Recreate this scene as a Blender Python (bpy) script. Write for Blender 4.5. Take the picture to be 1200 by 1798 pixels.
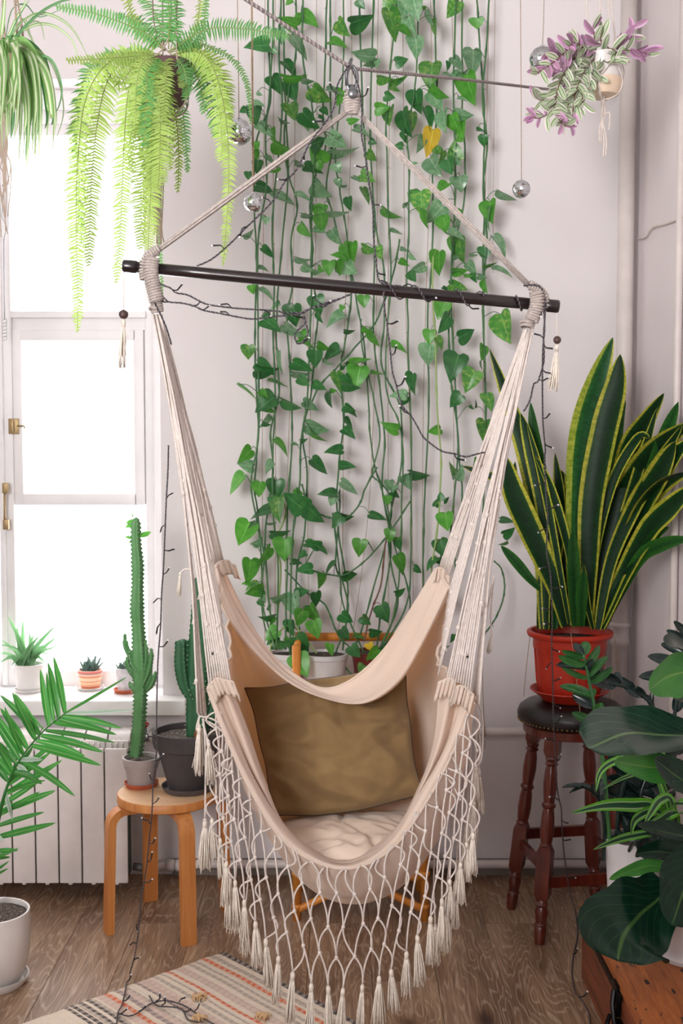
import bpy, bmesh, math, random
from mathutils import Vector, Matrix, noise
random.seed(7)
S = bpy.context.scene
C = S.collection
for o in list(bpy.data.objects): bpy.data.objects.remove(o)

# ------------------------------------------------------------------ camera
F_PX, PITCH, CAM = 2100.0, math.radians(3.57), Vector((0, 0, 1.6))
cd = bpy.data.cameras.new('camera'); cam = bpy.data.objects.new('camera', cd); C.objects.link(cam)
cam.location = CAM; cam.rotation_euler = (math.radians(90) - PITCH, 0, 0)
cd.sensor_fit = 'VERTICAL'; cd.sensor_height = 36; cd.lens = F_PX / 1798 * 36
cd.dof.use_dof = True; cd.dof.focus_distance = 3.1; cd.dof.aperture_fstop = 5.6
S.camera = cam
FW, UP = Vector((0, math.cos(PITCH), -math.sin(PITCH))), Vector((0, math.sin(PITCH), math.cos(PITCH)))
def ray(px, py): return FW + Vector((1, 0, 0)) * ((px - 600) / F_PX) + UP * ((899 - py) / F_PX)
def P(px, py, Y):
    d = ray(px, py); return CAM + d * (Y / d.y)
def PZ(px, py, z=0.0):
    d = ray(px, py); return CAM + d * ((z - CAM.z) / d.z)
def PS(pts, Y=None): return [P(p[0], p[1], p[2] if len(p) > 2 else Y) for p in pts]

# ------------------------------------------------------------------ world and lamps
S.view_settings.view_transform = 'Standard'; S.view_settings.look = 'None'
S.view_settings.exposure = 0.38; S.view_settings.gamma = 1; S.view_settings.use_curve_mapping = False
w = bpy.data.worlds.new('sky'); S.world = w; w.use_nodes = True
wb = w.node_tree.nodes['Background']; wb.inputs[0].default_value = (1.0, 0.985, 0.99, 1); wb.inputs[1].default_value = 6.5
def area(name, loc, rot, sx, sy, power, col):
    l = bpy.data.lights.new(name, 'AREA'); l.shape = 'RECTANGLE'; l.size = sx; l.size_y = sy; l.energy = power; l.color = col
    o = bpy.data.objects.new(name, l); C.objects.link(o); o.location = loc; o.rotation_euler = rot; return o
# added fill lamp behind the camera; the rear wall has no opening
rl = area('rear_fill', (-.9, -1.15, 2.3), (math.radians(98), 0, math.radians(-22)), 2.6, 1.5, 100, (1, .98, .975)); rl.data.spread = math.radians(105)

# ------------------------------------------------------------------ helpers
def lin(c):
    r = []
    for x in c[:3]:
        x = x / 255.0; r.append(x / 12.92 if x <= .04045 else ((x + .055) / 1.055) ** 2.4)
    return (*r, 1)
class NT:
    def __init__(s, name):
        s.m = bpy.data.materials.new(name); s.m.use_nodes = True; s.t = s.m.node_tree; s.b = s.t.nodes['Principled BSDF']; s.o = s.t.nodes['Material Output']
    def n(s, typ, **k):
        nd = s.t.nodes.new(typ)
        for a, v in k.items():
            if a.startswith('i_'): nd.inputs[int(a[2:]) if a[2:].isdigit() else a[2:]].default_value = v
            else: setattr(nd, a, v)
        return nd
    def l(s, a, b): s.t.links.new(a, b)
    def coord(s, which='Object', scale=(1, 1, 1), rnd=0):
        tc = s.n('ShaderNodeTexCoord'); mp = s.n('ShaderNodeMapping'); mp.inputs['Scale'].default_value = scale
        s.l(tc.outputs[which], mp.inputs[0])
        if rnd:
            oi = s.n('ShaderNodeObjectInfo'); mu = s.n('ShaderNodeMath', operation='MULTIPLY'); mu.inputs[1].default_value = rnd
            s.l(oi.outputs['Random'], mu.inputs[0])
            cb = s.n('ShaderNodeCombineXYZ')
            for q in range(3): s.l(mu.outputs[0], cb.inputs[q])
            s.l(cb.outputs[0], mp.inputs['Location'])
        return mp.outputs[0]
    def ramp(s, fac, stops, interp='LINEAR'):
        r = s.n('ShaderNodeValToRGB'); r.color_ramp.interpolation = interp; e = r.color_ramp.elements
        while len(e) > 1: e.remove(e[0])
        e[0].position = stops[0][0]; e[0].color = lin(stops[0][1])
        for p, c in stops[1:]:
            q = e.new(p); q.color = lin(c)
        s.l(fac, r.inputs[0]); return r.outputs[0]
    def noise(s, co, sc, det=3, rough=.5, dist=0):
        nn = s.n('ShaderNodeTexNoise'); nn.inputs['Scale'].default_value = sc; nn.inputs['Detail'].default_value = det
        nn.inputs['Roughness'].default_value = rough; nn.inputs['Distortion'].default_value = dist; s.l(co, nn.inputs['Vector']); return nn.outputs['Fac']
    def bump(s, fac, strength=.3, dist=.002):
        b = s.n('ShaderNodeBump'); b.inputs['Strength'].default_value = strength; b.inputs['Distance'].default_value = dist
        s.l(fac, b.inputs['Height']); s.l(b.outputs[0], s.b.inputs['Normal']); return b.outputs[0]
    def transl(s, colout, fac, tint=None):
        t = s.n('ShaderNodeBsdfTranslucent'); mx = s.n('ShaderNodeMixShader'); mx.inputs[0].default_value = fac
        if tint: t.inputs[0].default_value = lin(tint)
        else: s.l(colout, t.inputs[0])
        s.l(s.b.outputs[0], mx.inputs[1]); s.l(t.outputs[0], mx.inputs[2]); s.l(mx.outputs[0], s.o.inputs[0])
def mat(name, c, rough=.6, metal=0, c2=None, ns=8, bump=0, bs=200, bd=.001, spec=.5, tr=0, tint=None, coat=0, rnd=0, sc=(1, 1, 1)):
    q = NT(name); b = q.b; b.inputs['Roughness'].default_value = rough; b.inputs['Metallic'].default_value = metal
    b.inputs['Specular IOR Level'].default_value = spec; b.inputs['Coat Weight'].default_value = coat
    co = q.coord('Object', sc, rnd)
    c2 = c2 or tuple(x * .93 for x in c)
    col = q.ramp(q.noise(co, ns), [(.3, c), (.7, c2)])
    q.l(col, b.inputs['Base Color'])
    if bump: q.bump(q.noise(co, bs, 2), bump, bd)
    if tr: q.transl(col, tr, tint)
    return q.m
def striped(name, stops, rough=.4, tr=.2, noise_amt=.0, ns=6, coat=0, spec=.5, rndv=.25, cross=None):
    """leaf colour laid out across its width (UV x)"""
    q = NT(name); q.b.inputs['Roughness'].default_value = rough; q.b.inputs['Coat Weight'].default_value = coat; q.b.inputs['Specular IOR Level'].default_value = spec
    uv = q.coord('UV'); sp = q.n('ShaderNodeSeparateXYZ'); q.l(uv, sp.inputs[0]); fac = sp.outputs[0]
    if noise_amt:
        nz = q.noise(q.coord('UV', (ns, 1.2, 1), 50), 4, 3); m1 = q.n('ShaderNodeMath', operation='MULTIPLY_ADD'); m1.inputs[1].default_value = noise_amt
        q.l(nz, m1.inputs[0]); a = q.n('ShaderNodeMath', operation='SUBTRACT'); q.l(fac, a.inputs[0]); a.inputs[1].default_value = noise_amt / 2
        q.l(a.outputs[0], m1.inputs[2]); fac = m1.outputs[0]
    col = q.ramp(fac, stops)
    if cross:
        wv = q.noise(q.coord('UV', (1.5, 30, 1), 20), 3, 3, .6, .4)
        mx = q.n('ShaderNodeMix', data_type='RGBA', blend_type='MULTIPLY'); mx.inputs[0].default_value = 1
        rr = q.ramp(wv, [(.4, cross), (.6, (255, 255, 255))]); q.l(col, mx.inputs[6]); q.l(rr, mx.inputs[7]); col = mx.outputs[2]
    hs = q.n('ShaderNodeHueSaturation'); oi = q.n('ShaderNodeObjectInfo'); mr = q.n('ShaderNodeMapRange')
    mr.inputs[3].default_value = 1 - rndv; mr.inputs[4].default_value = 1 + rndv; q.l(oi.outputs['Random'], mr.inputs[0]); q.l(mr.outputs[0], hs.inputs['Value'])
    q.l(col, hs.inputs['Color']); q.l(hs.outputs[0], q.b.inputs['Base Color'])
    if tr: q.transl(hs.outputs[0], tr)
    return q.m

class MB:
    def __init__(s): s.v, s.f, s.uv, s.mi, s.cur = [], [], [], [], 0
    def face(s, idx, uv=None): s.f.append(tuple(idx)); s.uv.append(uv or [(0, 0)] * len(idx)); s.mi.append(s.cur)
    def tube(s, pts, r, n=6, caps=True, ell=1.0):
        pts = [Vector(p) for p in pts]; m = len(pts)
        if m < 2: return s
        rs = r if isinstance(r, (list, tuple)) else [r] * m
        t0 = (pts[1] - pts[0]).normalized(); a = Vector((0, 0, 1)) if abs(t0.z) < .9 else Vector((0, 1, 0))
        u = t0.cross(a).normalized(); base = len(s.v)
        for i, p in enumerate(pts):
            t = (pts[min(i + 1, m - 1)] - pts[max(i - 1, 0)])
            t = t.normalized() if t.length > 1e-9 else t0
            u = (u - t * u.dot(t)); u = u.normalized() if u.length > 1e-6 else t.orthogonal().normalized()
            vv = t.cross(u)
            for k in range(n):
                an = 2 * math.pi * k / n; s.v.append(p + (u * math.cos(an) + vv * math.sin(an) * ell) * rs[i])
        for i in range(m - 1):
            for k in range(n):
                a0 = base + i * n + k; a1 = base + i * n + (k + 1) % n
                s.face((a0, a1, a1 + n, a0 + n), [(k / n, i / (m - 1)), ((k + 1) / n, i / (m - 1)), ((k + 1) / n, (i + 1) / (m - 1)), (k / n, (i + 1) / (m - 1))])
        if caps: s.face([base + k for k in range(n)][::-1]); s.face([base + (m - 1) * n + k for k in range(n)])
        return s
    def lathe(s, prof, c=(0, 0, 0), n=24, axis=None, close=False):
        """profile (r, h) turned round the vertical (or the line c->axis)"""
        c = Vector(c); base = len(s.v)
        if axis is None: R = Matrix.Identity(3)
        else: R = Vector(axis).normalized().to_track_quat('Z', 'Y').to_matrix()
        for (r, h) in prof:
            for k in range(n):
                an = 2 * math.pi * k / n; s.v.append(c + R @ Vector((r * math.cos(an), r * math.sin(an), h)))
        for i in range(len(prof) - 1):
            for k in range(n):
                a0 = base + i * n + k; a1 = base + i * n + (k + 1) % n
                s.face((a0, a1, a1 + n, a0 + n), [(k / n, i / 9), ((k + 1) / n, i / 9), ((k + 1) / n, (i + 1) / 9), (k / n, (i + 1) / 9)])
        if prof[0][0] > 1e-6: s.face([base + k for k in range(n)][::-1])
        if prof[-1][0] > 1e-6: s.face([base + (len(prof) - 1) * n + k for k in range(n)])
        return s
    def sphere(s, c, r, n=12, m=8, sq=(1, 1, 1)):
        c = Vector(c); base = len(s.v)
        for i in range(m + 1):
            th = math.pi * i / m
            for k in range(n):
                an = 2 * math.pi * k / n; s.v.append(c + Vector((r * sq[0] * math.sin(th) * math.cos(an), r * sq[1] * math.sin(th) * math.sin(an), r * sq[2] * math.cos(th))))
        for i in range(m):
            for k in range(n):
                a0 = base + i * n + k; a1 = base + i * n + (k + 1) % n; s.face((a0, a0 + n, a1 + n, a1))
        return s
    def box(s, x0, x1, y0, y1, z0, z1, bev=0, M=None):
        bm = bmesh.new(); bmesh.ops.create_cube(bm, size=1)
        for v in bm.verts: v.co = Vector(((x0 + x1) / 2 + v.co.x * (x1 - x0), (y0 + y1) / 2 + v.co.y * (y1 - y0), (z0 + z1) / 2 + v.co.z * (z1 - z0)))
        if bev: bmesh.ops.bevel(bm, geom=bm.edges[:], offset=bev, segments=2, profile=.6, affect='EDGES')
        base = len(s.v); bm.verts.index_update()
        for v in bm.verts: s.v.append(M @ v.co if M else v.co.copy())
        for f in bm.faces: s.face([base + v.index for v in f.verts], [(v.co.x, v.co.z) for v in f.verts])
        bm.free(); return s
    def blade(s, pts, wid, nrm=None, fold=.15, cols=4, wave=0):
        """a strap leaf along pts, wid(t) = full width, UV x across, y along"""
        pts = [Vector(p) for p in pts]; m = len(pts); base = len(s.v); ph = random.random() * 6
        for i, p in enumerate(pts):
            t = (pts[min(i + 1, m - 1)] - pts[max(i - 1, 0)]).normalized(); q = i / (m - 1)
            n0 = Vector(nrm) if nrm is not None else (CAM - p).normalized()
            n0 = n0 - t * n0.dot(t); n0 = n0.normalized() if n0.length > 1e-5 else t.orthogonal().normalized()
            x = t.cross(n0); wd = wid(q) if callable(wid) else wid
            for k in range(cols + 1):
                a = k / cols * 2 - 1
                s.v.append(p + x * (a * wd / 2) + n0 * (fold * wd * (a * a - .4) + wave * wd * math.sin(ph + q * 9 + a * 2)))
        for i in range(m - 1):
            for k in range(cols):
                a0 = base + i * (cols + 1) + k
                s.face((a0, a0 + 1, a0 + cols + 2, a0 + cols + 1), [(k / cols, i / (m - 1)), ((k + 1) / cols, i / (m - 1)), ((k + 1) / cols, (i + 1) / (m - 1)), (k / cols, (i + 1) / (m - 1))])
        return s
    def mesh(s, name, org=Vector((0, 0, 0)), smooth=True, mats=()):
        me = bpy.data.meshes.new(name); me.from_pydata([tuple(Vector(v) - org) for v in s.v], [], s.f)
        ul = me.uv_layers.new(name='UVMap'); flat = [c for f in s.uv for p in f for c in p]
        if len(flat) == len(ul.data) * 2: ul.data.foreach_set('uv', flat)
        for m in mats: me.materials.append(m)
        if len(mats) > 1: me.polygons.foreach_set('material_index', s.mi)
        me.polygons.foreach_set('use_smooth', [smooth] * len(me.polygons)); me.update(); return me
    def build(s, name, mats, parent=None, smooth=True, org=None, auto=None):
        mats = mats if isinstance(mats, (list, tuple)) else (mats,)
        if org is None:
            org = wloc(parent) if parent is not None else Vector((0, 0, 0))
            if parent is None and s.v:
                xs = [v[0] for v in s.v]; ys = [v[1] for v in s.v]; zs = [v[2] for v in s.v]
                org = Vector(((min(xs) + max(xs)) / 2, (min(ys) + max(ys)) / 2, min(zs)))
        o = bpy.data.objects.new(name, s.mesh(name, org, smooth, mats)); C.objects.link(o)
        if parent is not None: o.parent = parent
        else: o.location = org
        if auto:
            try: o.data.shade_auto_smooth = True
            except Exception: pass
            md = o.modifiers.new('edges', 'EDGE_SPLIT'); md.split_angle = math.radians(auto)
        return o
def wloc(o):
    v = Vector((0, 0, 0))
    while o is not None: v = v + o.location; o = o.parent
    return v
def tag(o, label=None, cat=None, group=None, kind=None):
    if label: o['label'] = label
    if cat: o['category'] = cat
    if group: o['group'] = group
    if kind: o['kind'] = kind
    return o
def thing(name, label, cat, loc, group=None):
    o = bpy.data.objects.new(name, None); o.empty_display_size = .05; C.objects.link(o); o.location = Vector(loc); return tag(o, label, cat, group)
def cr(pts, n):
    """Catmull-Rom resample of a polyline of vectors, n samples per span"""
    pts = [Vector(p) for p in pts]; out = []
    for i in range(len(pts) - 1):
        p0, p1, p2, p3 = pts[max(i - 1, 0)], pts[i], pts[i + 1], pts[min(i + 2, len(pts) - 1)]
        for k in range(n):
            t = k / n; out.append(.5 * ((2 * p1) + (p2 - p0) * t + (2 * p0 - 5 * p1 + 4 * p2 - p3) * t * t + (3 * p1 - p0 - 3 * p2 + p3) * t ** 3))
    out.append(pts[-1]); return out
def along(pts, step):
    """resample evenly by arc length"""
    L = [0]
    for a, b in zip(pts, pts[1:]): L.append(L[-1] + (b - a).length)
    n = max(2, int(L[-1] / step) + 1); out = []; j = 0
    for i in range(n):
        d = L[-1] * i / (n - 1)
        while j < len(L) - 2 and L[j + 1] < d: j += 1
        sg = L[j + 1] - L[j]; out.append(pts[j].lerp(pts[j + 1], (d - L[j]) / sg if sg > 1e-9 else 0))
    return out
def twist(mb, pts, R, r, pitch, strands=2, n=4, sp=5):
    pts = along(pts, pitch / sp); u = None
    lines = [[] for _ in range(strands)]
    for i, p in enumerate(pts):
        t = (pts[min(i + 1, len(pts) - 1)] - pts[max(i - 1, 0)]).normalized()
        if u is None: u = t.orthogonal().normalized()
        u = (u - t * u.dot(t)).normalized(); v = t.cross(u)
        for k in range(strands):
            a = 2 * math.pi * (i / sp + k / strands); lines[k].append(p + (u * math.cos(a) + v * math.sin(a)) * R)
    for k in range(strands):
        mb.cur = k % 2; mb.tube(lines[k], r, n)
    mb.cur = 0
def inst(mesh, name, parent, M):
    o = bpy.data.objects.new(name, mesh); C.objects.link(o); o.parent = parent
    o.matrix_basis = Matrix.Translation(-wloc(parent)) @ M; return o
rnd = random.uniform

# ------------------------------------------------------------------ materials
m_wall = mat('wall_paint', (225, 219, 220), .85, c2=(220, 214, 215), ns=1.5, bump=.25, bs=60, bd=.002)
m_wall2 = mat('wall_paint_right', (228, 219, 220), .8, c2=(221, 212, 213), ns=3, bump=.3, bs=30, bd=.003)
m_ceil = mat('ceiling_paint', (235, 232, 230), .9)
m_frame = mat('window_paint', (232, 229, 230), .45, c2=(222, 219, 220), ns=6, bump=.15, bs=40)
m_sill = mat('sill_paint', (238, 235, 234), .35, bump=.1, bs=20)
m_rad = mat('radiator_enamel', (238, 230, 228), .35)
m_radgap = mat('radiator_gap', (60, 84, 76), .7)
m_pipe = mat('pipe_paint', (218, 208, 205), .4, bump=.2, bs=30)
m_base = mat('baseboard', (128, 116, 108), .6)
m_brass = mat('old_brass', (150, 128, 92), .45, .7)
m_steel = mat('galvanised_steel', (150, 152, 155), .35, .9, c2=(110, 112, 116), ns=30)
m_red = mat('red_plastic', (170, 30, 32), .4)
def glassy():
    q = NT('window_glass'); t = q.n('ShaderNodeBsdfTransparent'); g = q.n('ShaderNodeBsdfGlossy'); g.inputs['Roughness'].default_value = .02
    mx = q.n('ShaderNodeMixShader'); mx.inputs[0].default_value = .05; q.l(t.outputs[0], mx.inputs[1]); q.l(g.outputs[0], mx.inputs[2]); q.l(mx.outputs[0], q.o.inputs[0]); return q.m
m_glass = glassy()
def floorwood():
    q = NT('oak_laminate'); q.b.inputs['Roughness'].default_value = .42; q.b.inputs['Specular IOR Level'].default_value = .6
    co = q.coord('Object', (1, 1, 1), 40)
    def sc(v, s):
        mp = q.n('ShaderNodeMapping'); mp.inputs['Scale'].default_value = s; q.l(v, mp.inputs[0]); return mp.outputs[0]
    # cathedral figure: contour lines of a stretched noise field
    big = q.noise(sc(co, (6.5, .95, 1)), 1.5, 3.2, .42, .35)
    mul = q.n('ShaderNodeMath', operation='MULTIPLY'); mul.inputs[1].default_value = 22; q.l(big, mul.inputs[0])
    fr = q.n('ShaderNodeMath', operation='FRACT'); q.l(mul.outputs[0], fr.inputs[0])
    tri = q.n('ShaderNodeMath', operation='PINGPONG'); tri.inputs[1].default_value = .5; q.l(mul.outputs[0], tri.inputs[0])
    lines = q.n('ShaderNodeMapRange'); lines.inputs[1].default_value = .30; lines.inputs[2].default_value = .5; q.l(tri.outputs[0], lines.inputs[0])
    tone = q.ramp(q.noise(sc(co, (4, .9, 1)), 2, 3), [(.3, (116, 88, 66)), (.5, (146, 114, 88)), (.72, (172, 142, 114))])
    fine = q.noise(sc(co, (160, 6, 1)), 1.2, 3, .6)
    m1 = q.n('ShaderNodeMix', data_type='RGBA'); q.l(tone, m1.inputs[6]); m1.inputs[7].default_value = lin((212, 190, 166))
    lm = q.n('ShaderNodeMath', operation='MULTIPLY'); lm.inputs[1].default_value = .6; q.l(lines.outputs[0], lm.inputs[0]); lm.inputs[1].default_value = .48; q.l(lm.outputs[0], m1.inputs[0])
    m2 = q.n('ShaderNodeMix', data_type='RGBA', blend_type='MULTIPLY'); m2.inputs[0].default_value = 1
    q.l(m1.outputs[2], m2.inputs[6]); q.l(q.ramp(fine, [(.35, (205, 198, 192)), (.6, (255, 255, 255))]), m2.inputs[7])
    vo = q.n('ShaderNodeTexVoronoi'); vo.inputs['Scale'].default_value = 1; q.l(sc(co, (4.6, 1.9, 1)), vo.inputs['Vector'])
    kn = q.ramp(vo.outputs['Distance'], [(.02, (95, 72, 58)), (.10, (190, 175, 162)), (.2, (255, 255, 255))])
    m3 = q.n('ShaderNodeMix', data_type='RGBA', blend_type='MULTIPLY'); m3.inputs[0].default_value = 1; q.l(m2.outputs[2], m3.inputs[6]); q.l(kn, m3.inputs[7])
    q.l(m3.outputs[2], q.b.inputs['Base Color']); q.bump(fine, .08, .0006); return q.m
m_floor = floorwood()
m_gap = mat('floor_underlay', (52, 42, 34), .8)
def wood(name, a, b, sc=(1, 1, 1), ns=4, rough=.45, ax=2, coat=0):
    q = NT(name); q.b.inputs['Roughness'].default_value = rough; q.b.inputs['Coat Weight'].default_value = coat; s = [28, 28, 28]; s[ax] = 1.6
    co = q.coord('Object', s, 10); f = q.noise(co, ns, 4, .6, .8); q.l(q.ramp(f, [(.3, a), (.7, b)]), q.b.inputs['Base Color']); q.bump(f, .1, .0008); return q.m
m_birch = wood('birch_seat', (226, 190, 152), (205, 160, 118), ax=0, ns=1.5)
m_birchleg = wood('lacquered_birch', (205, 138, 76), (176, 104, 48), ns=1.2)
m_cherry = wood('cherry_stain', (112, 44, 30), (66, 22, 16), ns=1, rough=.28, coat=.3)
m_rattan = wood('rattan', (222, 148, 62), (188, 108, 36), ns=1, rough=.4)
m_trunk = wood('trunk_side', (150, 78, 44), (72, 34, 20), ax=1, ns=1.2, rough=.5)
def trunk_top():
    q = NT('trunk_lid'); q.b.inputs['Roughness'].default_value = .55; co = q.coord('Object', (30, 3, 30))
    c = q.ramp(q.noise(co, 2.5, 4, .6, 1), [(.3, (176, 100, 46)), (.7, (128, 66, 30))])
    sp = q.ramp(q.noise(q.coord('Object', (40, 14, 10)), 1.2, 2), [(.30, (45, 28, 20)), (.34, (255, 255, 255))])
    m3 = q.n('ShaderNodeMix', data_type='RGBA', blend_type='MULTIPLY'); m3.inputs[0].default_value = 1; q.l(c, m3.inputs[6]); q.l(sp, m3.inputs[7]); q.l(m3.outputs[2], q.b.inputs['Base Color']); return q.m
m_lid = trunk_top()
m_iron = mat('black_iron', (26, 24, 26), .4, .8, bump=.3, bs=80)
m_leather = mat('black_leather', (28, 22, 24), .38, c2=(20, 16, 18), bump=.3, bs=260, bd=.0006)
m_nail = mat('brass_nail', (150, 118, 74), .35, .9)
m_whitepot = mat('white_glazed_pot', (226, 221, 218), .25, coat=.3)
m_whiteplast = mat('white_plastic_pot', (214, 211, 212), .4)
m_greypot = mat('grey_pot', (176, 166, 164), .5, c2=(166, 156, 154), ns=10)
m_black_pot = mat('charcoal_clay', (74, 68, 68), .75, c2=(52, 47, 48), ns=9, bump=.3, bs=60)
m_blackrim = mat('charcoal_saucer', (84, 77, 78), .6)
m_terra = mat('terracotta', (188, 92, 60), .7, c2=(170, 80, 50), ns=20, bump=.2, bs=90)
m_redpot = mat('red_plastic_pot', (178, 44, 24), .42, c2=(166, 38, 20))
m_darkred = mat('dark_red_pot', (112, 34, 30), .45)
m_purple = mat('purple_brown_pot', (84, 54, 58), .55)
m_beige = mat('beige_saucer', (226, 202, 176), .5)
m_soil = NT('soil')
q = m_soil; q.b.inputs['Roughness'].default_value = .95; co = q.coord('Object'); nz = q.noise(co, 140, 3, .7)
q.l(q.ramp(nz, [(.35, (30, 22, 18)), (.55, (74, 58, 48)), (.66, (150, 140, 130))]), q.b.inputs['Base Color']); q.bump(nz, .9, .006); m_soil = q.m
m_bar = mat('dark_stained_wood', (20, 16, 20), .3, c2=(34, 20, 20), ns=5, sc=(.6, 20, 20), coat=.25)
m_cord = mat('cotton_cord', (224, 213, 206), .85, c2=(206, 195, 188), ns=90, bump=.6, bs=700, bd=.001)
m_cord2 = mat('cotton_cord_grey', (188, 177, 171), .85, c2=(160, 149, 143), ns=120, bump=.6, bs=700, bd=.001)
m_tassel = mat('cotton_tassel', (236, 227, 216), .9, c2=(214, 202, 188), ns=150)
m_bead = mat('wooden_bead', (74, 52, 50), .5)
def cloth(name, a, b, tr, tint, ns=5, weave=900, rough=.9):
    q = NT(name); q.b.inputs['Roughness'].default_value = rough; q.b.inputs['Sheen Weight'].default_value = .15; q.b.inputs['Specular IOR Level'].default_value = .2
    co = q.coord('Object'); nz = q.noise(co, ns, 4); c = q.ramp(nz, [(.3, a), (.7, b)]); q.l(c, q.b.inputs['Base Color'])
    q.bump(q.noise(q.coord('Object', (1, 1, .35)), weave, 2), .35, .0008)
    if tr: q.transl(c, tr, tint)
    return q.m
m_canvas = cloth('cotton_canvas', (236, 225, 214), (230, 218, 205), .36, (250, 214, 172))
m_linen = cloth('olive_linen', (142, 117, 80), (128, 104, 70), 0, None, 14, 500)
m_cushion = cloth('cream_linen', (226, 208, 192), (218, 199, 183), 0, None, 9, 600)
m_piping = mat('pillow_seam', (52, 44, 36), .8)
m_black = mat('black_cable', (22, 20, 24), .4)
m_black2 = mat('grey_cable_strand', (110, 102, 110), .3)  # grey second strand of the two-tone twist
m_led = mat('clear_led', (225, 222, 225), .2, coat=.5)
m_rope = mat('grey_rope', (142, 130, 130), .8, c2=(96, 86, 88), ns=200)
m_twine = mat('jute_twine', (168, 142, 118), .9, c2=(138, 112, 88), ns=200)
m_stem = mat('pothos_stem', (46, 98, 60), .5, c2=(66, 112, 58), ns=12)
m_stem2 = mat('pale_stem', (150, 176, 104), .5)
m_brownstem = mat('brown_stem', (110, 74, 56), .6)
m_root = mat('macrame_cord', (176, 158, 142), .9)
m_mirror = mat('mirror_tile', (225, 228, 232), .06, 1.0)
m_core = mat('disco_core', (200, 200, 204), .4, .3)
def leafmat(name, a, b, var=None, tr=.25, rough=.32, vein=None, thr=.6, spec=.5):
    q = NT(name); q.b.inputs['Roughness'].default_value = rough; q.b.inputs['Specular IOR Level'].default_value = spec
    uv = q.coord('UV', (1, 1, 1)); uvr = q.coord('UV', (2.2, 3.2, 1), 60)
    c = q.ramp(q.noise(uvr, 1.2, 3), [(.35, a), (.65, b)])
    if var:
        mx = q.n('ShaderNodeMix', data_type='RGBA'); q.l(c, mx.inputs[6]); mx.inputs[7].default_value = lin(var)
        q.l(q.ramp(q.noise(uvr, 2.4, 4, .6), [(thr - .03, (0, 0, 0)), (thr + .12, (190, 190, 190))]), mx.inputs[0]); c = mx.outputs[2]
    sp = q.n('ShaderNodeSeparateXYZ'); q.l(uv, sp.inputs[0])
    mid = q.n('ShaderNodeMath', operation='SUBTRACT'); mid.inputs[1].default_value = .5; q.l(sp.outputs[0], mid.inputs[0])
    ab = q.n('ShaderNodeMath', operation='ABSOLUTE'); q.l(mid.outputs[0], ab.inputs[0])
    vr = q.ramp(ab.outputs[0], [(.012, (255, 255, 255)), (.03, (0, 0, 0))])
    # side veins
    sv = q.n('ShaderNodeMath', operation='MULTIPLY_ADD'); q.l(ab.outputs[0], sv.inputs[0]); sv.inputs[1].default_value = -1.1; q.l(sp.outputs[1], sv.inputs[2])
    s2 = q.n('ShaderNodeMath', operation='MULTIPLY'); s2.inputs[1].default_value = 7 if vein else 10; q.l(sv.outputs[0], s2.inputs[0])
    s3 = q.n('ShaderNodeMath', operation='PINGPONG'); s3.inputs[1].default_value = .5; q.l(s2.outputs[0], s3.inputs[0])
    sr = q.ramp(s3.outputs[0], [(.02, (150, 150, 150) if vein else (60, 60, 60)), (.06, (0, 0, 0))])
    ad = q.n('ShaderNodeMath', operation='MAXIMUM'); q.l(vr, ad.inputs[0]); q.l(sr, ad.inputs[1])
    mx2 = q.n('ShaderNodeMix', data_type='RGBA'); q.l(c, mx2.inputs[6]); mx2.inputs[7].default_value = lin(vein or tuple(min(255, x + 40) for x in b))
    hf = q.n('ShaderNodeMath', operation='MULTIPLY'); hf.inputs[1].default_value = .7; q.l(ad.outputs[0], hf.inputs[0]); q.l(hf.outputs[0], mx2.inputs[0])
    hs = q.n('ShaderNodeHueSaturation'); oi = q.n('ShaderNodeObjectInfo'); mr = q.n('ShaderNodeMapRange'); mr.inputs[3].default_value = .78; mr.inputs[4].default_value = 1.25
    q.l(oi.outputs['Random'], mr.inputs[0]); q.l(mr.outputs[0], hs.inputs['Value']); q.l(mx2.outputs[2], hs.inputs['Color']); q.l(hs.outputs[0], q.b.inputs['Base Color'])
    q.bump(ad.outputs[0], -.2, .001)
    q.transl(hs.outputs[0], tr); return q.m
LM = [leafmat('pothos_leaf_dark', (44, 104, 54), (60, 124, 62)), leafmat('pothos_leaf_bright', (74, 150, 52), (96, 168, 66), tr=.35),
      leafmat('pothos_leaf_marbled', (66, 134, 60), (92, 152, 66), (198, 206, 112), thr=.56), leafmat('pothos_leaf_pale_sheen', (98, 148, 104), (132, 172, 132), (176, 200, 164), rough=.22, thr=.6),  # the pale leaf has the window's sheen put into its colour
      leafmat('pothos_leaf_yellow', (226, 186, 52), (236, 206, 80), tr=.4)]
m_zz = leafmat('zz_leaf', (20, 34, 34), (30, 48, 44), tr=.03, rough=.2)
m_zzg = leafmat('zz_leaf_green', (38, 82, 42), (52, 104, 48), tr=.1, rough=.2)
m_fig = leafmat('fig_leaf', (8, 32, 22), (14, 42, 30), tr=.04, rough=.2, vein=(64, 92, 44), spec=.3)
m_figg = leafmat('fig_leaf_glossy', (18, 46, 34), (26, 58, 44), tr=.04, rough=.26, vein=(96, 122, 76), spec=.9)
m_figu = leafmat('fig_leaf_light', (52, 110, 46), (64, 124, 50), tr=.15, rough=.35, vein=(120, 150, 80))
Y1, G1 = (198, 186, 66), (14, 46, 24)
m_snake = striped('snake_leaf', [(.0, Y1), (.11, (196, 190, 70)), (.15, (26, 72, 32)), (.3, (16, 56, 28)), (.5, G1), (.7, (16, 56, 28)), (.85, (26, 72, 32)), (.89, (196, 190, 70)), (1, Y1)], .5, .12, .03, cross=(190, 215, 180), rndv=.15, spec=.3)
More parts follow.
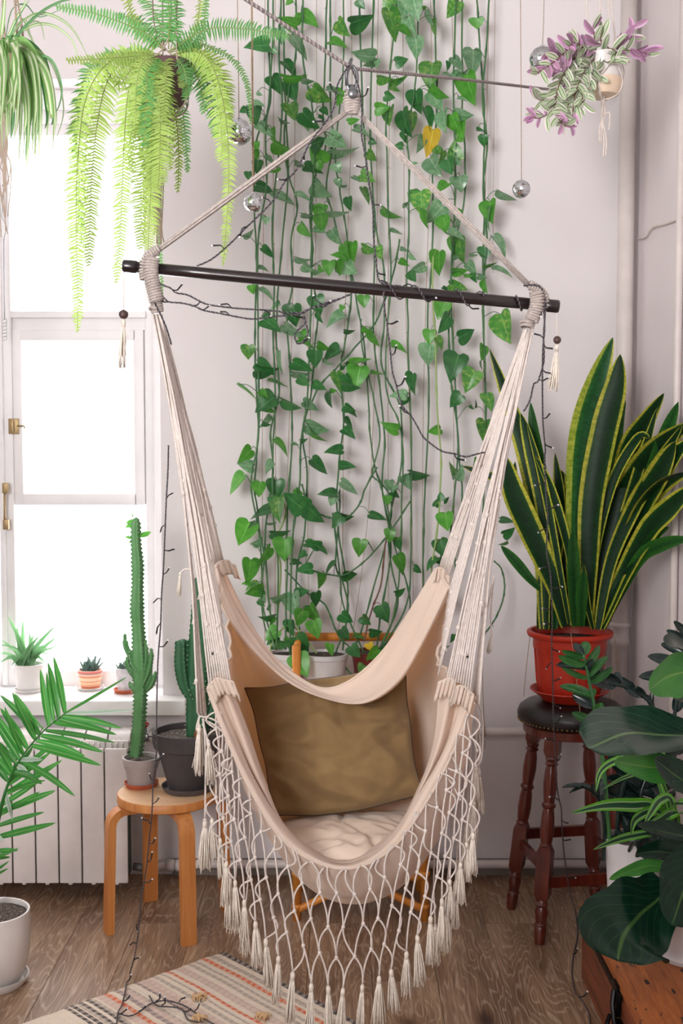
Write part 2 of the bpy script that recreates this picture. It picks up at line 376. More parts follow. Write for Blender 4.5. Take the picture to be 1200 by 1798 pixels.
m_snakey = striped('snake_leaf_wide_margin', [(.0, (190, 196, 80)), (.26, (178, 190, 76)), (.3, (46, 108, 46)), (.5, (24, 78, 40)), (.86, (26, 84, 40)), (.92, (196, 190, 70)), (1, Y1)], .5, .12, .03, cross=(190, 215, 180), rndv=.1, spec=.3)
m_snakeg = striped('snake_leaf_green', [(0, (52, 108, 40)), (.5, (22, 70, 32)), (1, (52, 108, 40))], .5, .2, .03, cross=(190, 220, 185), rndv=.1, spec=.3)
m_spider = striped('spider_leaf', [(0, (150, 190, 118)), (.26, (132, 178, 104)), (.38, (228, 234, 204)), (.62, (232, 236, 210)), (.74, (132, 178, 104)), (1, (150, 190, 118))], .45, .4)
m_spiderg = striped('spider_leaf_green', [(0, (104, 164, 104)), (.4, (90, 152, 96)), (.5, (200, 226, 180)), (.6, (60, 128, 76)), (1, (70, 140, 80))], .45, .3)
m_drac = striped('dracaena_leaf', [(0, (104, 176, 50)), (.2, (86, 160, 46)), (.27, (190, 210, 160)), (.31, (34, 80, 46)), (.5, (26, 66, 42)), (.69, (34, 80, 46)), (.73, (190, 210, 160)), (.8, (86, 160, 46)), (1, (104, 176, 50))], .35, .2)
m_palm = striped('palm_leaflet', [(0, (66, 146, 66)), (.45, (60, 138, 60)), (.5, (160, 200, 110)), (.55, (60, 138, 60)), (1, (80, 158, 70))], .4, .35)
m_palmw = striped('palm_leaflet_shining', [(0, (190, 205, 196)), (.5, (150, 175, 150)), (1, (200, 212, 205))], .3, .2)  # whitish leaflet copy with the shine put into its colour
m_fern = striped('fern_light', [(0, (168, 194, 98)), (.5, (150, 184, 88)), (1, (190, 208, 124))], .6, .27)
m_fernd = striped('fern_green', [(0, (88, 156, 88)), (.5, (100, 164, 88)), (1, (116, 172, 98))], .55, .4)
m_fernst = mat('fern_rachis', (138, 148, 84), .6)
m_aloe = striped('aloe_leaf', [(0, (140, 188, 140)), (.5, (112, 168, 112)), (1, (150, 196, 148))], .4, .25)
m_haw = mat('grey_succulent', (112, 140, 128), .5, c2=(84, 112, 104), ns=60)
m_trad = [striped('inch_leaf_green', [(0, (226, 220, 214)), (.16, (232, 228, 218)), (.22, (112, 156, 96)), (.34, (120, 160, 100)), (.4, (236, 232, 222)), (.5, (150, 180, 120)), (.6, (236, 232, 222)), (.66, (112, 156, 96)), (.8, (128, 166, 104)), (.86, (230, 222, 218)), (1, (226, 214, 214))], .4, .3, .06),
          striped('inch_leaf_purple', [(0, (214, 178, 208)), (.3, (186, 128, 172)), (.42, (142, 116, 122)), (.5, (212, 178, 204)), (.6, (142, 116, 122)), (.75, (190, 134, 178)), (1, (218, 182, 210))], .4, .3, .06)]
m_cactus = mat('euphorbia_skin', (104, 158, 102), .5, c2=(84, 140, 84), ns=14)
m_cactus2 = mat('cereus_skin', (52, 108, 70), .5, c2=(38, 88, 56), ns=12, bump=.2, bs=60)
m_spine = mat('pale_spines', (206, 214, 200), .6)
m_cork = mat('corky_base', (150, 96, 56), .8)

# ------------------------------------------------------------------ room shell
WY, RX = 4.3, 1.05           # back wall and right wall
fl = MB().box(-2.6, RX + .1, -1.2, WY + .3, -.12, -.008).build('floor', m_gap, smooth=False); tag(fl, kind='structure')
plk = {}
PW, PL = .192, 1.29
i = 0; x = RX - PW / 2
while x > -2.6:
    y = WY - PL / 2 + (.0, .43, .86)[i % 3] * .98
    while y > -1.2:
        y1 = min(y + PL / 2, WY); y0 = y - PL / 2; key = round(y1 - y0, 3)
        if key > .05:
            if key not in plk:
                h = key / 2; plk[key] = MB().box(-PW / 2 + .0006, PW / 2 - .0006, -h + .0006, h - .0006, -.008, 0, .0008).mesh('plank', smooth=False, mats=(m_floor,))
            inst(plk[key], 'plank', fl, Matrix.Translation((x, (y0 + y1) / 2, 0)))
        y -= PL
    x -= PW; i += 1
WX0, WX1 = -1.75, -.649       # window opening
WZ0, WZ1 = .64, 2.86
b = MB()
b.box(-2.6, WX0, WY, WY + .36, 0, 3.4); b.box(WX1, RX + .2, WY, WY + .36, 0, 3.4)
b.box(WX0, WX1, WY, WY + .36, 0, WZ0); b.box(WX0, WX1, WY, WY + .36, WZ1, 3.4)
tag(b.build('wall_back', m_wall, smooth=False), kind='structure')
tag(MB().box(RX, RX + .2, -1.2, WY + .36, 0, 3.4).build('wall_right', m_wall2, smooth=False), kind='structure')
tag(MB().box(-2.8, -2.6, -1.2, WY + .36, 0, 3.4).build('wall_left', m_wall, smooth=False), kind='structure')
tag(MB().box(-2.8, RX + .2, -1.4, -1.2, 0, 3.4).build('wall_rear', m_wall, smooth=False), kind='structure')
tag(MB().box(-2.8, RX + .2, -1.4, WY + .36, 3.4, 3.5).build('ceiling', m_ceil, smooth=False), kind='structure')
tag(MB().box(-.62, RX - .001, WY - .014, WY, 0, .06, .002).build('baseboard_back', m_base, smooth=False), kind='structure')
tag(MB().box(RX - .014, RX, 0, WY - .015, 0, .06, .002).build('baseboard_right', m_base, smooth=False), kind='structure')

# window: fixed frame, opening sash, panes, latch
def px2x(px, Y): return (px - 600) / F_PX * Y
def zz(py, Y): return P(600, py, Y).z
FY = 4.46
win = MB()
def fbox(mb, xa, xb, ya, yb, d0, d1, bev=.004):
    mb.box(px2x(xa, d0), px2x(xb, d0), d0, d1, zz(yb, d0), zz(ya, d0), bev)
fbox(win, 256, 272, 158, 1204, FY, FY + .07); fbox(win, 270, 296, 150, 1204, FY - .03, FY + .07, .008)
fbox(win, -3, 24, 158, 1204, FY - .02, FY + .07, .006); fbox(win, -3, 7, 158, 1204, FY - .035, FY + .07, .005)
fbox(win, -236, -3, 546, 578, FY, FY + .06); fbox(win, 20, 258, 546, 558, FY - .02, FY + .06, .003); fbox(win, 20, 258, 556, 580, FY - .005, FY + .06, .003)
fbox(win, -236, 272, 150, 192, FY - .03, FY + .07, .008); fbox(win, -236, 272, 186, 216, FY - .01, FY + .07, .006); fbox(win, -236, 272, 212, 238, FY + .01, FY + .07, .004)
fbox(win, 20, 258, 1178, 1206, FY, FY + .06); fbox(win, -236, -3, 1178, 1206, FY, FY + .06)
fbox(win, -260, -236, 150, 1204, FY - .02, FY + .07, .006)
wf = win.build('window_1', m_frame, smooth=True, auto=30); tag(wf, kind='structure')
sh = MB()
for a in ((25, 41, 579, 887), (236, 254, 579, 887), (38, 240, 579, 598), (38, 240, 867, 887)): fbox(sh, *a, FY - .012, FY + .035, .003)
sh.build('opening_sash', m_frame, wf, auto=30)
for a in ((38, 240, 594, 870), (22, 258, 886, 1182), (22, 258, 235, 550), (-240, -3, 575, 1182), (-240, -3, 235, 550)):
    g = MB(); fbox(g, *a, FY + .02, FY + .024, 0); g.build('window_pane', m_glass, wf, smooth=False)
h = MB(); fbox(h, 16, 34, 735, 762, FY - .022, FY - .01, .002); fbox(h, 20, 25, 738, 758, FY - .034, FY - .02, .002); h.tube(PS([(30, 748), (42, 748), (44, 752)], FY - .03), .004, 6)
h.build('sash_latch', m_brass, wf)
h = MB(); h.tube(PS([(8, 852), (8, 930)], FY - .05), .0045, 6); fbox(h, 3, 13, 848, 866, FY - .06, FY - .04, .002); fbox(h, 3, 13, 912, 930, FY - .06, FY - .04, .002)
h.build('sash_bolt', m_brass, wf)
sl = MB().box(px2x(-300, 4.2), px2x(322, 4.2), 4.2, WY + .002, .612, .666, .006)
sl.box(WX0 + .002, WX1 - .002, WY - .02, FY + .05, .620, .6655, .001)
tag(sl.build('trim_1', m_sill, smooth=True, auto=30), kind='structure')

# radiator under the window
rad = thing('radiator', 'white sectional radiator under the window sill', 'radiator', (-1.1, 4.15, .06))
secw = .0802; x1 = px2x(218, 4.05)
def section(i):
    xa, xb = x1 - (i + 1) * secw, x1 - i * secw
    a, c = xa + .0022, xb - .0022
    s = MB(); s.box(a, c, 4.05, 4.064, .06, .532, .004); s.box((a + c) / 2 - .006, (a + c) / 2 + .006, 4.06, 4.14, .056, .50, .002)
    s.box(a, c, 4.13, 4.142, .07, .52, .003)
    s.box((a + c) / 2 - .010, (a + c) / 2 + .004, 4.056, 4.10, .052, .062, .003)
    s.build('radiator_section', m_rad, rad, auto=35)
    t = MB(); pf = []
    for k in range(9):
        an = math.pi * (.05 + .9 * k / 8); pf.append((4.175 - math.cos(an) * .062, .535 + math.sin(an) * .04))
    base = len(t.v)
    for (yy, z) in pf:
        t.v.append(Vector((a + .001, yy, z))); t.v.append(Vector((c - .001, yy, z)))
    for k in range(8): t.face((base + 2 * k, base + 2 * k + 1, base + 2 * k + 3, base + 2 * k + 2))
    t.face([base + 2 * k for k in range(9)]); t.face([base + 2 * k + 1 for k in range(9)][::-1]); t.face((base, base + 1, base + 17, base + 16))
    t.box(a, c, 4.078, 4.09, .505, .552)
    for q in (.25, .5, .75): t.box(a + (c - a) * q - .002, a + (c - a) * q + .002, 4.062, 4.13, .515, .548, .0008)
    t.build('radiator_top', m_rad, rad, auto=40)
for i in range(12): section(i)
MB().box(x1 - 12 * secw, x1 - .002, 4.075, 4.125, .08, .515).build('radiator_gap_shade', m_radgap, rad, smooth=False)  # dark filler box: shade between the sections put into its colour
v = MB(); v.tube([(x1 - .004, 4.175, .54), (x1 + .03, 4.175, .54)], .012, 12); v.lathe([(.012, 0), (.016, .004), (.016, .03), (.012, .034)], (x1 + .02, 4.175, .54), 10, (1, 0, 0)); v.tube([(x1 + .04, 4.175, .53), (x1 + .04, 4.175, .575)], .008, 8)
v.build('radiator_valve', m_steel, rad)
v = MB(); v.tube([(x1 - .004, 4.175, .075), (x1 + .05, 4.2, .055)], .014, 12); v.lathe([(.014, 0), (.019, .004), (.019, .02), (.014, .024)], (x1 + .03, 4.19, .062), 8, (1, .5, -.4))
v.build('radiator_valve', m_steel, rad)
MB().lathe([(.004, 0), (.012, .004), (.017, .014), (.008, .02)], (x1 + .04, 4.175, .575), 10).build('valve_handle', m_red, rad); v = MB().lathe([(.006, 0), (.010, .01), (.004, .018)], (x1 + .06, 4.195, .075), 8); v.build('valve_handle', m_red, rad)

pip = thing('heating_pipe', 'white painted heating riser with its two branches along the back wall', 'pipe', (.995, 4.2, 0))
def pipe(mb, pts, r): mb.tube(cr(pts, 4) if len(pts) > 2 else pts, r, 14)
p = MB(); pipe(p, [(.995, 4.235, 0), (.995, 4.235, 3.4)], .029)
zc = zz(1113, 4.2)
p.lathe([(.029, -.045), (.034, -.043), (.034, -.022), (.0315, -.02), (.0315, .02), (.036, .022), (.036, .034), (.029, .036)], (.995, 4.235, zc), 18)
p.build('riser', m_pipe, pip)
p = MB(); pipe(p, [(x1 + .05, 4.18, .54), (x1 + .1, 4.21, .545), (x1 + .2, 4.235, .545), (.97, 4.235, .545)], .0165); p.build('upper_branch', m_pipe, pip)
p = MB(); pipe(p, [(x1 + .04, 4.2, .055), (x1 + .1, 4.24, .055), (x1 + .2, 4.25, .055), (.97, 4.25, .055)], .0155)
for q in (.1, .135): p.lathe([(.0155, 0), (.021, .003), (.021, .03), (.0155, .033)], (x1 + q, 4.24, .055), 12, (1, 0, 0))
p.build('lower_branch', m_pipe, pip)
tag(MB().tube([(1.034, 3.70, 0), (1.034, 3.70, 3.4)], .012, 12).build('wall_pipe', m_pipe), 'slim white vertical pipe on the right wall', 'pipe')
wc = [Vector((1.043, 4.27, 2.30)), Vector((1.043, 4.15, 2.285)), Vector((1.04, 4.05, 2.30)), Vector((1.043, 3.9, 2.285)), Vector((1.04, 3.7, 2.27)), Vector((1.043, 3.3, 2.25))]
tag(MB().tube(cr(wc, 6), .0035, 6).build('wall_cable', m_cord), 'thin white cable tacked along the right wall', 'cable')
wcd = MB().tube(PS([(7, 420), (7, 470), (8, 545), (8, 560)], 4.38), .002, 5)
for q in range(6): wcd.tube(PS([(5, 562 + q * 6), (11, 560 + q * 6), (12, 566 + q * 6), (5, 568 + q * 6)], 4.38), .0014, 4)
wcd.tube(PS([(7, 420), (12, 400), (3, 380), (9, 300), (8, 200), (8, 60)], 4.38), .002, 5)
tag(wcd.build('window_cord', m_steel), 'grey pull cord with hook hanging at the left window post', 'cord')

# ------------------------------------------------------------------ rug
rc = Vector((-.367, 3.636, 0)); e1 = Vector((-.739, -.674, 0)); e2 = Vector((.674, -.739, 0))
q = NT('woven_stripes'); q.b.inputs['Roughness'].default_value = .95; uv = q.coord('UV'); sp = q.n('ShaderNodeSeparateXYZ'); q.l(uv, sp.inputs[0])
cre, org_, dk, pk, gy, mauve = (224, 208, 190), (214, 108, 66), (66, 58, 62), (206, 180, 166), (178, 164, 150), (150, 130, 128)
seq = [(dk, 1), (cre, 1), (gy, 1.2), (cre, .6), (org_, .8), (cre, 1), (gy, .5), (cre, .8), (gy, .5), (cre, 1), (pk, 1.5), (cre, 1), (org_, .7), (cre, .8), (gy, .5), (cre, .9), (gy, .5), (cre, .8), (pk, 2), (mauve, .8), (cre, 1.5), (gy, .5), (pk, 1), (mauve, .8), (cre, 1), (org_, .8), (pk, 1.5), (cre, .6), (gy, .5), (dk, .7), (cre, .4), (dk, .7), (gy, .5), (cre, .3), (dk, .7), (cre, .4), (dk, .6), (cre, 9), (org_, .4), (cre, 4), (gy, .4), (cre, 3), (org_, .4), (cre, 2), (dk, .6), (cre, .4), (dk, .6), (cre, .4), (dk, .6), (cre, 4)]
seq = seq + seq[:8]
st = []; t = 0
tot = sum(s for _, s in seq) 
for c_, s_ in seq: st.append((t / tot, c_)); t += s_
hs2 = len(st) // 2; r1 = q.ramp(sp.outputs[0], st[:hs2], 'CONSTANT'); r2 = q.ramp(sp.outputs[0], [(0, st[hs2][1])] + st[hs2:], 'CONSTANT')
gt = q.n('ShaderNodeMath', operation='GREATER_THAN'); gt.inputs[1].default_value = st[hs2][0]; q.l(sp.outputs[0], gt.inputs[0])
mm = q.n('ShaderNodeMix', data_type='RGBA'); q.l(gt.outputs[0], mm.inputs[0]); q.l(r1, mm.inputs[6]); q.l(r2, mm.inputs[7]); col = mm.outputs[2]
dots = q.n('ShaderNodeTexWave', wave_type='BANDS', bands_direction='Y'); dots.inputs['Scale'].default_value = 16; q.l(q.coord('UV', (8, 1, 1)), dots.inputs['Vector']); dots.inputs['Distortion'].default_value = 3; dots.inputs['Detail Scale'].default_value = 4
mx = q.n('ShaderNodeMix', data_type='RGBA'); q.l(col, mx.inputs[6]); mx.inputs[7].default_value = lin(cre)
dm = q.n('ShaderNodeMath', operation='MULTIPLY'); dm.inputs[1].default_value = .45; q.l(dots.outputs['Fac'], dm.inputs[0]); q.l(dm.outputs[0], mx.inputs[0]); q.l(mx.outputs[2], q.b.inputs['Base Color'])
q.bump(dots.outputs['Fac'], .5, .004); m_rug = q.m
rug = thing('rug', 'woven flat rug with cream, orange and black stripes lying on the floor', 'rug', rc + e1 * .5 + e2 * .4)
r = MB(); NU, NV, LU, LV = 150, 40, 1.15, 1.3
for i in range(NU + 1):
    for j in range(NV + 1):
        u, vv = i / NU, j / NV; pz = .0055 + .0016 * math.sin(i * 2.1) + .0012 * noise.noise(Vector((i * .4, j * .5, 0)))
        if i in (0, NU) or j in (0, NV): pz = .001
        r.v.append(rc + e1 * (u * LU + .006 * noise.noise(Vector((j * .2, i * .02, 3)))) + e2 * (vv * LV + .006 * noise.noise(Vector((i * .15, 0, 0)))) + Vector((0, 0, pz)))
for i in range(NU):
    for j in range(NV):
        a = i * (NV + 1) + j; r.face((a, a + NV + 1, a + NV + 2, a + 1), [(i / NU, j / NV), ((i + 1) / NU, j / NV), ((i + 1) / NU, (j + 1) / NV), (i / NU, (j + 1) / NV)])
r.build('woven_body', m_rug, rug)
m_tuft = mat('rug_tuft', (214, 172, 124), .95, c2=(232, 198, 156), ns=200)
for (px, py) in ((350, 1753), (462, 1788), (348, 1789), (545, 1830), (240, 1850)):
    c0 = PZ(px, py, .006); t = MB()
    for k in range(26):
        a = rnd(0, 6.28); d = rnd(0, .022); c1 = c0 + Vector((math.cos(a) * d, math.sin(a) * d, 0)) ; a2 = rnd(0, 6.28); e = Vector((math.cos(a2), math.sin(a2), 0)) * .008
        t.tube([c1 - e, c1 - e * .8 + Vector((0, 0, .008)), c1 + Vector((0, 0, .012)), c1 + e * .9 + Vector((0, 0, .007)), c1 + e], .0018, 4)
    t.build('tuft', m_tuft, rug)

# ------------------------------------------------------------------ bentwood stool with two cacti
sc0 = Vector((-.573, 3.87, 0)); stool = thing('bentwood_stool', 'round birch stool with bent legs holding two cactus pots', 'stool', sc0)
s = MB().lathe([(.0, .410), (.160, .410), (.164, .413), (.164, .435), (.161, .439), (0, .4395)], sc0, 56)
# cut faces: top in pale birch, rim in darker
for k, f in enumerate(s.f): s.mi[k] = 0 if (min(s.v[j].z for j in f) > .438) else 1
s.build('seat', (m_birch, m_birchleg), stool, auto=40)
a0 = math.atan2(-.186, .092)
for k in range(4):
    a = a0 + k * math.pi / 2; d = Vector((math.cos(a), math.sin(a), 0)); tg = Vector((-d.y, d.x, 0)); prof = [(.05, .397), (.13, .397)]
    for j in range(9):
        b_ = math.pi / 2 * j / 8; prof.append((.142 + .05 * math.sin(b_), .347 + .05 * math.cos(b_)))
    prof += [(.196, .2), (.202, .0)]
    l = MB(); th = .0125
    for j, (rr, z) in enumerate(prof):
        pa, pb = prof[max(j - 1, 0)], prof[min(j + 1, len(prof) - 1)]; tx, tz = pb[0] - pa[0], pb[1] - pa[1]; L_ = math.hypot(tx, tz); nx, nz_ = -tz / L_, tx / L_
        for (sn, sw) in ((1, -1), (1, 1), (-1, 1), (-1, -1)):
            z2 = max(z + nz_ * th * sn, 0) if j < len(prof) - 1 else 0; l.v.append(sc0 + d * (rr + nx * th * sn) + tg * (.0235 * sw) + Vector((0, 0, z2)))
    for j in range(len(prof) - 1):
        for m_ in range(4): a1, a2 = 4 * j + m_, 4 * j + (m_ + 1) % 4; l.face((a1, a2, a2 + 4, a1 + 4))
    l.face((3, 2, 1, 0)); n_ = len(prof) * 4; l.face((n_ - 4, n_ - 3, n_ - 2, n_ - 1))
    l.build('leg', m_birchleg, stool, auto=35)

def pot(root, c, rt, rb, h, m, rim=.008, th=.005, z0=0, soil=.85, lip=0, n=36, body=None, name='pot'):
    c = Vector(c); ro = rt + lip
    prof = [(0, z0), (rb, z0)] + ([(r_, z0 + z_) for (r_, z_) in body] if body else [(rb + (rt - rb) * .9, z0 + h * .86)]) + [(ro, z0 + h - rim * 1.6), (ro, z0 + h - .001), (ro - .001, z0 + h), (rt - th, z0 + h), (rt - th - .001, z0 + h - .002), (rt - th * 1.4, z0 + h * soil - .01), (0, z0 + h * soil - .01)]
    o = MB().lathe(prof, c, n).build(name, m, root, auto=40)
    s = MB(); R = rt - th * 1.5; rr = [0, R * .3, R * .6, R * .85, R]
    s.lathe([(r_, z0 + h * soil + .003 - .002 * (i == 4)) for i, r_ in enumerate(rr)], c, 20)
    for v in s.v: v.z += .003 * noise.noise(v * 60)
    s.build('soil', m_soil, root); return o
def saucer(root, c, r, h, m, z0=0, name='saucer'):
    return MB().lathe([(0, z0), (r * .86, z0), (r * .97, z0 + h * .6), (r, z0 + h), (r - .004, z0 + h), (r * .9, z0 + h * .5), (r * .84, z0 + .005), (0, z0 + .005)], c, 36).build(name, m, root, auto=40)

def cactus(mb, path, rad, ribs=4, depth=.45, tooth=.12, pitch=.012, rot=0, cap=True):
    pts = along(cr(path, 8), pitch / 2); n = ribs * 6; base = len(mb.v); m = len(pts); ridge = []
    u = Vector((1, 0, 0))
    for i, p in enumerate(pts):
        t = (pts[min(i + 1, m - 1)] - pts[max(i - 1, 0)]).normalized(); u = (u - t * u.dot(t)).normalized(); v = t.cross(u); q = i / (m - 1); r0 = rad(q)
        if cap and q > .96: r0 *= math.sqrt(max(0.02, 1 - ((q - .96) / .04) ** 2))
        for k in range(n):
            a = 2 * math.pi * k / n + rot; x = abs(((k / 6) % 1) - .5) * 2; rr = r0 * (1 - depth + depth * x ** 1.6)
            if k % 6 == 0:
                rr *= 1 + tooth * (1 if i % 2 else -.3)
            pt = p + (u * math.cos(a) + v * math.sin(a)) * rr; mb.v.append(pt)
            if k % 6 == 0 and i % 2: ridge.append((pt, (pt - p).normalized(), t))
    for i in range(m - 1):
        for k in range(n): a_, b_ = base + i * n + k, base + i * n + (k + 1) % n; mb.face((a_, b_, b_ + n, a_ + n))
    mb.face([base + (m - 1) * n + k for k in range(n)]); return ridge
def spines(mb, ridge, L=.005, r=.0006, k=2):
    for (p, d, t) in ridge:
        for j in range(k):
            e = (d + t * rnd(-.7, .7) + Vector((rnd(-.5, .5), rnd(-.5, .5), rnd(-.3, .3)))).normalized(); mb.tube([p - d * .001, p + e * L * rnd(.6, 1.2)], [r, r * .3], 3, False)
ZS = .4395
c1 = Vector((-.668, 3.925, 0))
cp = thing('potted_cactus', 'tall slender cactus in a small grey pot on the bentwood stool', 'potted cactus', c1 + Vector((0, 0, ZS)))
saucer(cp, c1, .058, .016, m_terra, ZS); MB().box(c1.x - .01, c1.x + .01, c1.y - .01, c1.y + .01, ZS + .005, ZS + .0075)
pot(cp, c1, .061, .045, .094, m_greypot, .012, .004, ZS + .0055, .85, .001, body=[(.049, .03), (.0535, .058), (.057, .0585), (.060, .088)])
Yc = 3.925
def rpx(px): return px / 2 * Yc / F_PX
k1 = MB(); pth = PS([(238, 1328), (243, 1290), (247, 1200), (244, 1120), (241, 1070), (242, 1000), (239, 950), (239, 908)], Yc)
def rad1(q): return rpx(24 - 4 * q - 3 * max(0, q - .7) / .3 + 3.5 * math.exp(-((q - .62) / .06) ** 2) + 2.5 * math.exp(-((q - .8) / .05) ** 2) + 7 * math.exp(-((q - .4) / .1) ** 2))
rg = cactus(k1, pth, rad1, 4, .42, .26, .014, .5)
k1.build('stem', m_cactus, cp)
sp_ = MB(); spines(sp_, rg, .0065, .0008)
for (a, wpx) in (([(246, 1195), (232, 1160), (220, 1135), (219, 1112)], 13), ([(246, 1200), (226, 1170), (224, 1152)], 11), ([(250, 1200), (256, 1160), (256, 1140), (255, 1122)], 9), ([(250, 1205), (262, 1175), (266, 1150), (265, 1138)], 10),
                 ([(250, 1215), (262, 1190), (264, 1178), (264, 1164)], 8), ([(252, 1215), (264, 1205), (271, 1190), (273, 1178)], 11), ([(244, 1215), (232, 1205), (227, 1196)], 10), ([(246, 1180), (235, 1172), (230, 1160)], 8)):
    kb = MB(); yy = Yc + rnd(-.02, .015); g = cactus(kb, PS(a, yy), lambda q: rpx(wpx) * (.5 + .6 * math.sin(min(1, q * 1.3 + .15) * 2.2) ** 1 if q < .85 else .62), 3, .4, .15, .011, rnd(0, 2)); kb.build('branch', m_cactus, cp); spines(sp_, g, .0035)
tag(sp_.build('spines', m_spine, cp), kind='stuff')
lf = MB()
for (a, b_) in (((236, 912), (220, 920)), ((236, 918), (219, 927)), ((234, 908), (232, 902)), ((244, 942), (266, 934)), ((233, 945), (219, 942)), ((234, 950), (225, 953))):
    pa, pb = P(*a, Yc), P(*b_, Yc - .01); L_ = (pb - pa).length; lf.blade([pa.lerp(pb, t / 5) for t in range(6)], lambda q: L_ * .42 * math.sin(math.pi * min(1, .08 + q * .92)), fold=.2)
lf.build('small_leaves', LM[1], cp)

c2 = Vector((-.506, 3.88, 0))
cp = thing('potted_cactus', 'thick dark green cactus in a charcoal clay pot on the bentwood stool', 'potted cactus', c2 + Vector((0, 0, ZS)))
saucer(cp, c2, .088, .020, m_blackrim, ZS)
pot(cp, c2, .113, .062, .195, m_black_pot, .02, .007, ZS + .0055, .9, .003, body=[(.099, .135), (.1, .137), (.111, .142)])
Yc = 3.88; k2 = MB(); g = cactus(k2, PS([(348, 1290), (347, 1240), (350, 1150), (352, 1070), (352, 1010)], Yc), lambda q: rpx(46 - 4 * q - (14 * (q - .6) / .4 if q > .6 else 0)), 4, .5, .07, .016, .65); k2.build('stem', m_cactus2, cp)
sp_ = MB(); spines(sp_, g, .006, .0008, 3)
kb = MB(); g = cactus(kb, PS([(336, 1222), (326, 1200), (321, 1160), (321, 1122)], Yc - .02), lambda q: rpx(20 + 10 * math.sin(min(1, q * 1.2) * 2.4)), 4, .5, .08, .014, .3); kb.build('branch', m_cactus2, cp); spines(sp_, g, .005, .0008, 3)
kb = MB(); g = cactus(kb, PS([(352, 1225), (345, 1210), (343, 1200)], Yc - .045), lambda q: rpx(22), 4, .4, .1, .014, .3); kb.build('branch', m_cactus2, cp); spines(sp_, g, .005, .0008, 3)
kb = MB(); g = cactus(kb, PS([(366, 1270), (378, 1240), (382, 1200), (380, 1165)], Yc + .02), lambda q: rpx(22), 4, .5, .08, .014, .3); kb.build('branch', m_cactus2, cp); spines(sp_, g, .005, .0008, 3)
MB().tube(PS([(352, 1296), (352, 1275)], Yc - .012), [.026, .016], 12).build('corky_base', m_cork, cp)
tag(sp_.build('spines', m_spine, cp), kind='stuff')

# ------------------------------------------------------------------ window sill plants
ZI = .666
def sillpot(px, Y, label, cat='potted succulent'):
    c = Vector((px2x(px, Y), Y, 0)); return thing('potted_succulent', label, cat, c + Vector((0, 0, ZI))), c
t, c = sillpot(45, 4.36, 'pale aloe with long leaves in a white cylinder pot on the window sill')
saucer(t, c, .054, .012, m_whitepot, ZI); pot(t, c, .057, .045, .098, m_whitepot, .006, .004, ZI + .0055)
ctr = P(45, 1166, 4.36)
tips = [(14, 1082), (40, 1086), (22, 1092), (98, 1098), (118, 1128), (0, 1122), (-12, 1150), (-8, 1168), (70, 1115), (60, 1112), (84, 1132), (95, 1140), (5, 1160), (30, 1100), (100, 1118), (52, 1110), (80, 1165), (20, 1168), (-5, 1132), (66, 1128), (38, 1125), (90, 1150), (10, 1140)]
for i, (x_, y_) in enumerate(tips):
    tp = P(x_, y_, 4.36 + rnd(-.05, .04)); b0 = ctr + Vector((rnd(-.02, .02), rnd(-.02, .02), -.008)); mid = b0.lerp(tp, .45) + Vector((0, 0, .012 + (.015 if y_ > 1130 else 0)))
    MB().blade(cr([b0, mid, tp], 5), lambda q: .021 * (1 - q ** 2.2) + .0008, Vector((0, -.4, 1)) if y_ > 1120 else None, .3).build('leaf', m_aloe, t)
t, c = sillpot(154, 4.40, 'small spiky succulent in an orange and red striped clay pot on a white saucer')
m_str = NT('striped_glaze'); q = m_str; q.b.inputs['Roughness'].default_value = .5; sp = q.n('ShaderNodeSeparateXYZ'); q.l(q.coord('Object'), sp.inputs[0])
mrr = q.n('ShaderNodeMapRange'); mrr.inputs[1].default_value = 0; mrr.inputs[2].default_value = .075; q.l(sp.outputs[2], mrr.inputs[0])
q.l(q.ramp(mrr.outputs[0], [(0, (214, 120, 90)), (.2, (238, 176, 140)), (.3, (244, 200, 160)), (.42, (226, 120, 100)), (.46, (246, 206, 170)), (.62, (240, 180, 140)), (.66, (214, 96, 90)), (.7, (244, 196, 164)), (.82, (150, 120, 150)), (.86, (228, 120, 104)), (.95, (240, 180, 160))], 'CONSTANT'), q.b.inputs['Base Color']); m_str = q.m
saucer(t, c, .052, .010, m_whitepot, ZI); pot(t, c, .046, .034, .068, m_str, .006, .004, ZI + .0055)
def rosette(root, ctr, n, L, m, upright=.5, wd=.012):
    for i in range(n):
        a = i * 2.4; el = upright + (1.3 - upright) * (i / n); d = Vector((math.cos(a) * math.cos(el), math.sin(a) * math.cos(el), math.sin(el))); l_ = L * rnd(.7, 1.1)
        MB().tube([ctr, ctr + d * l_ * .4, ctr + d * l_ * .8 + Vector((0, 0, .003)), ctr + d * l_ + Vector((0, 0, .006))], [wd * .35, wd * .5, wd * .28, .0005], 6).build('leaf', m, root)
cc = Vector((c.x, c.y, ZI + .062)); rosette(t, cc + Vector((-.012, 0, 0)), 16, .038, m_haw, .2); rosette(t, cc + Vector((.012, 0, .004)), 13, .062, m_haw, .7, .011); rosette(t, cc + Vector((-.022, .005, .006)), 7, .045, m_haw, .8, .009)
t, c = sillpot(217, 4.345, 'low grey succulent in a marbled white pot on a terracotta saucer on the sill')
m_marb = mat('marbled_pot', (226, 220, 222), .5, c2=(190, 184, 190), ns=40)
saucer(t, c, .046, .014, m_terra, ZI); pot(t, c, .036, .029, .086, m_marb, .008, .003, ZI + .0055)
rosette(t, Vector((c.x, c.y, ZI + .08)), 18, .034, m_haw, .35, .009); rosette(t, Vector((c.x - .014, c.y, ZI + .08)), 10, .036, m_haw, .3, .008)

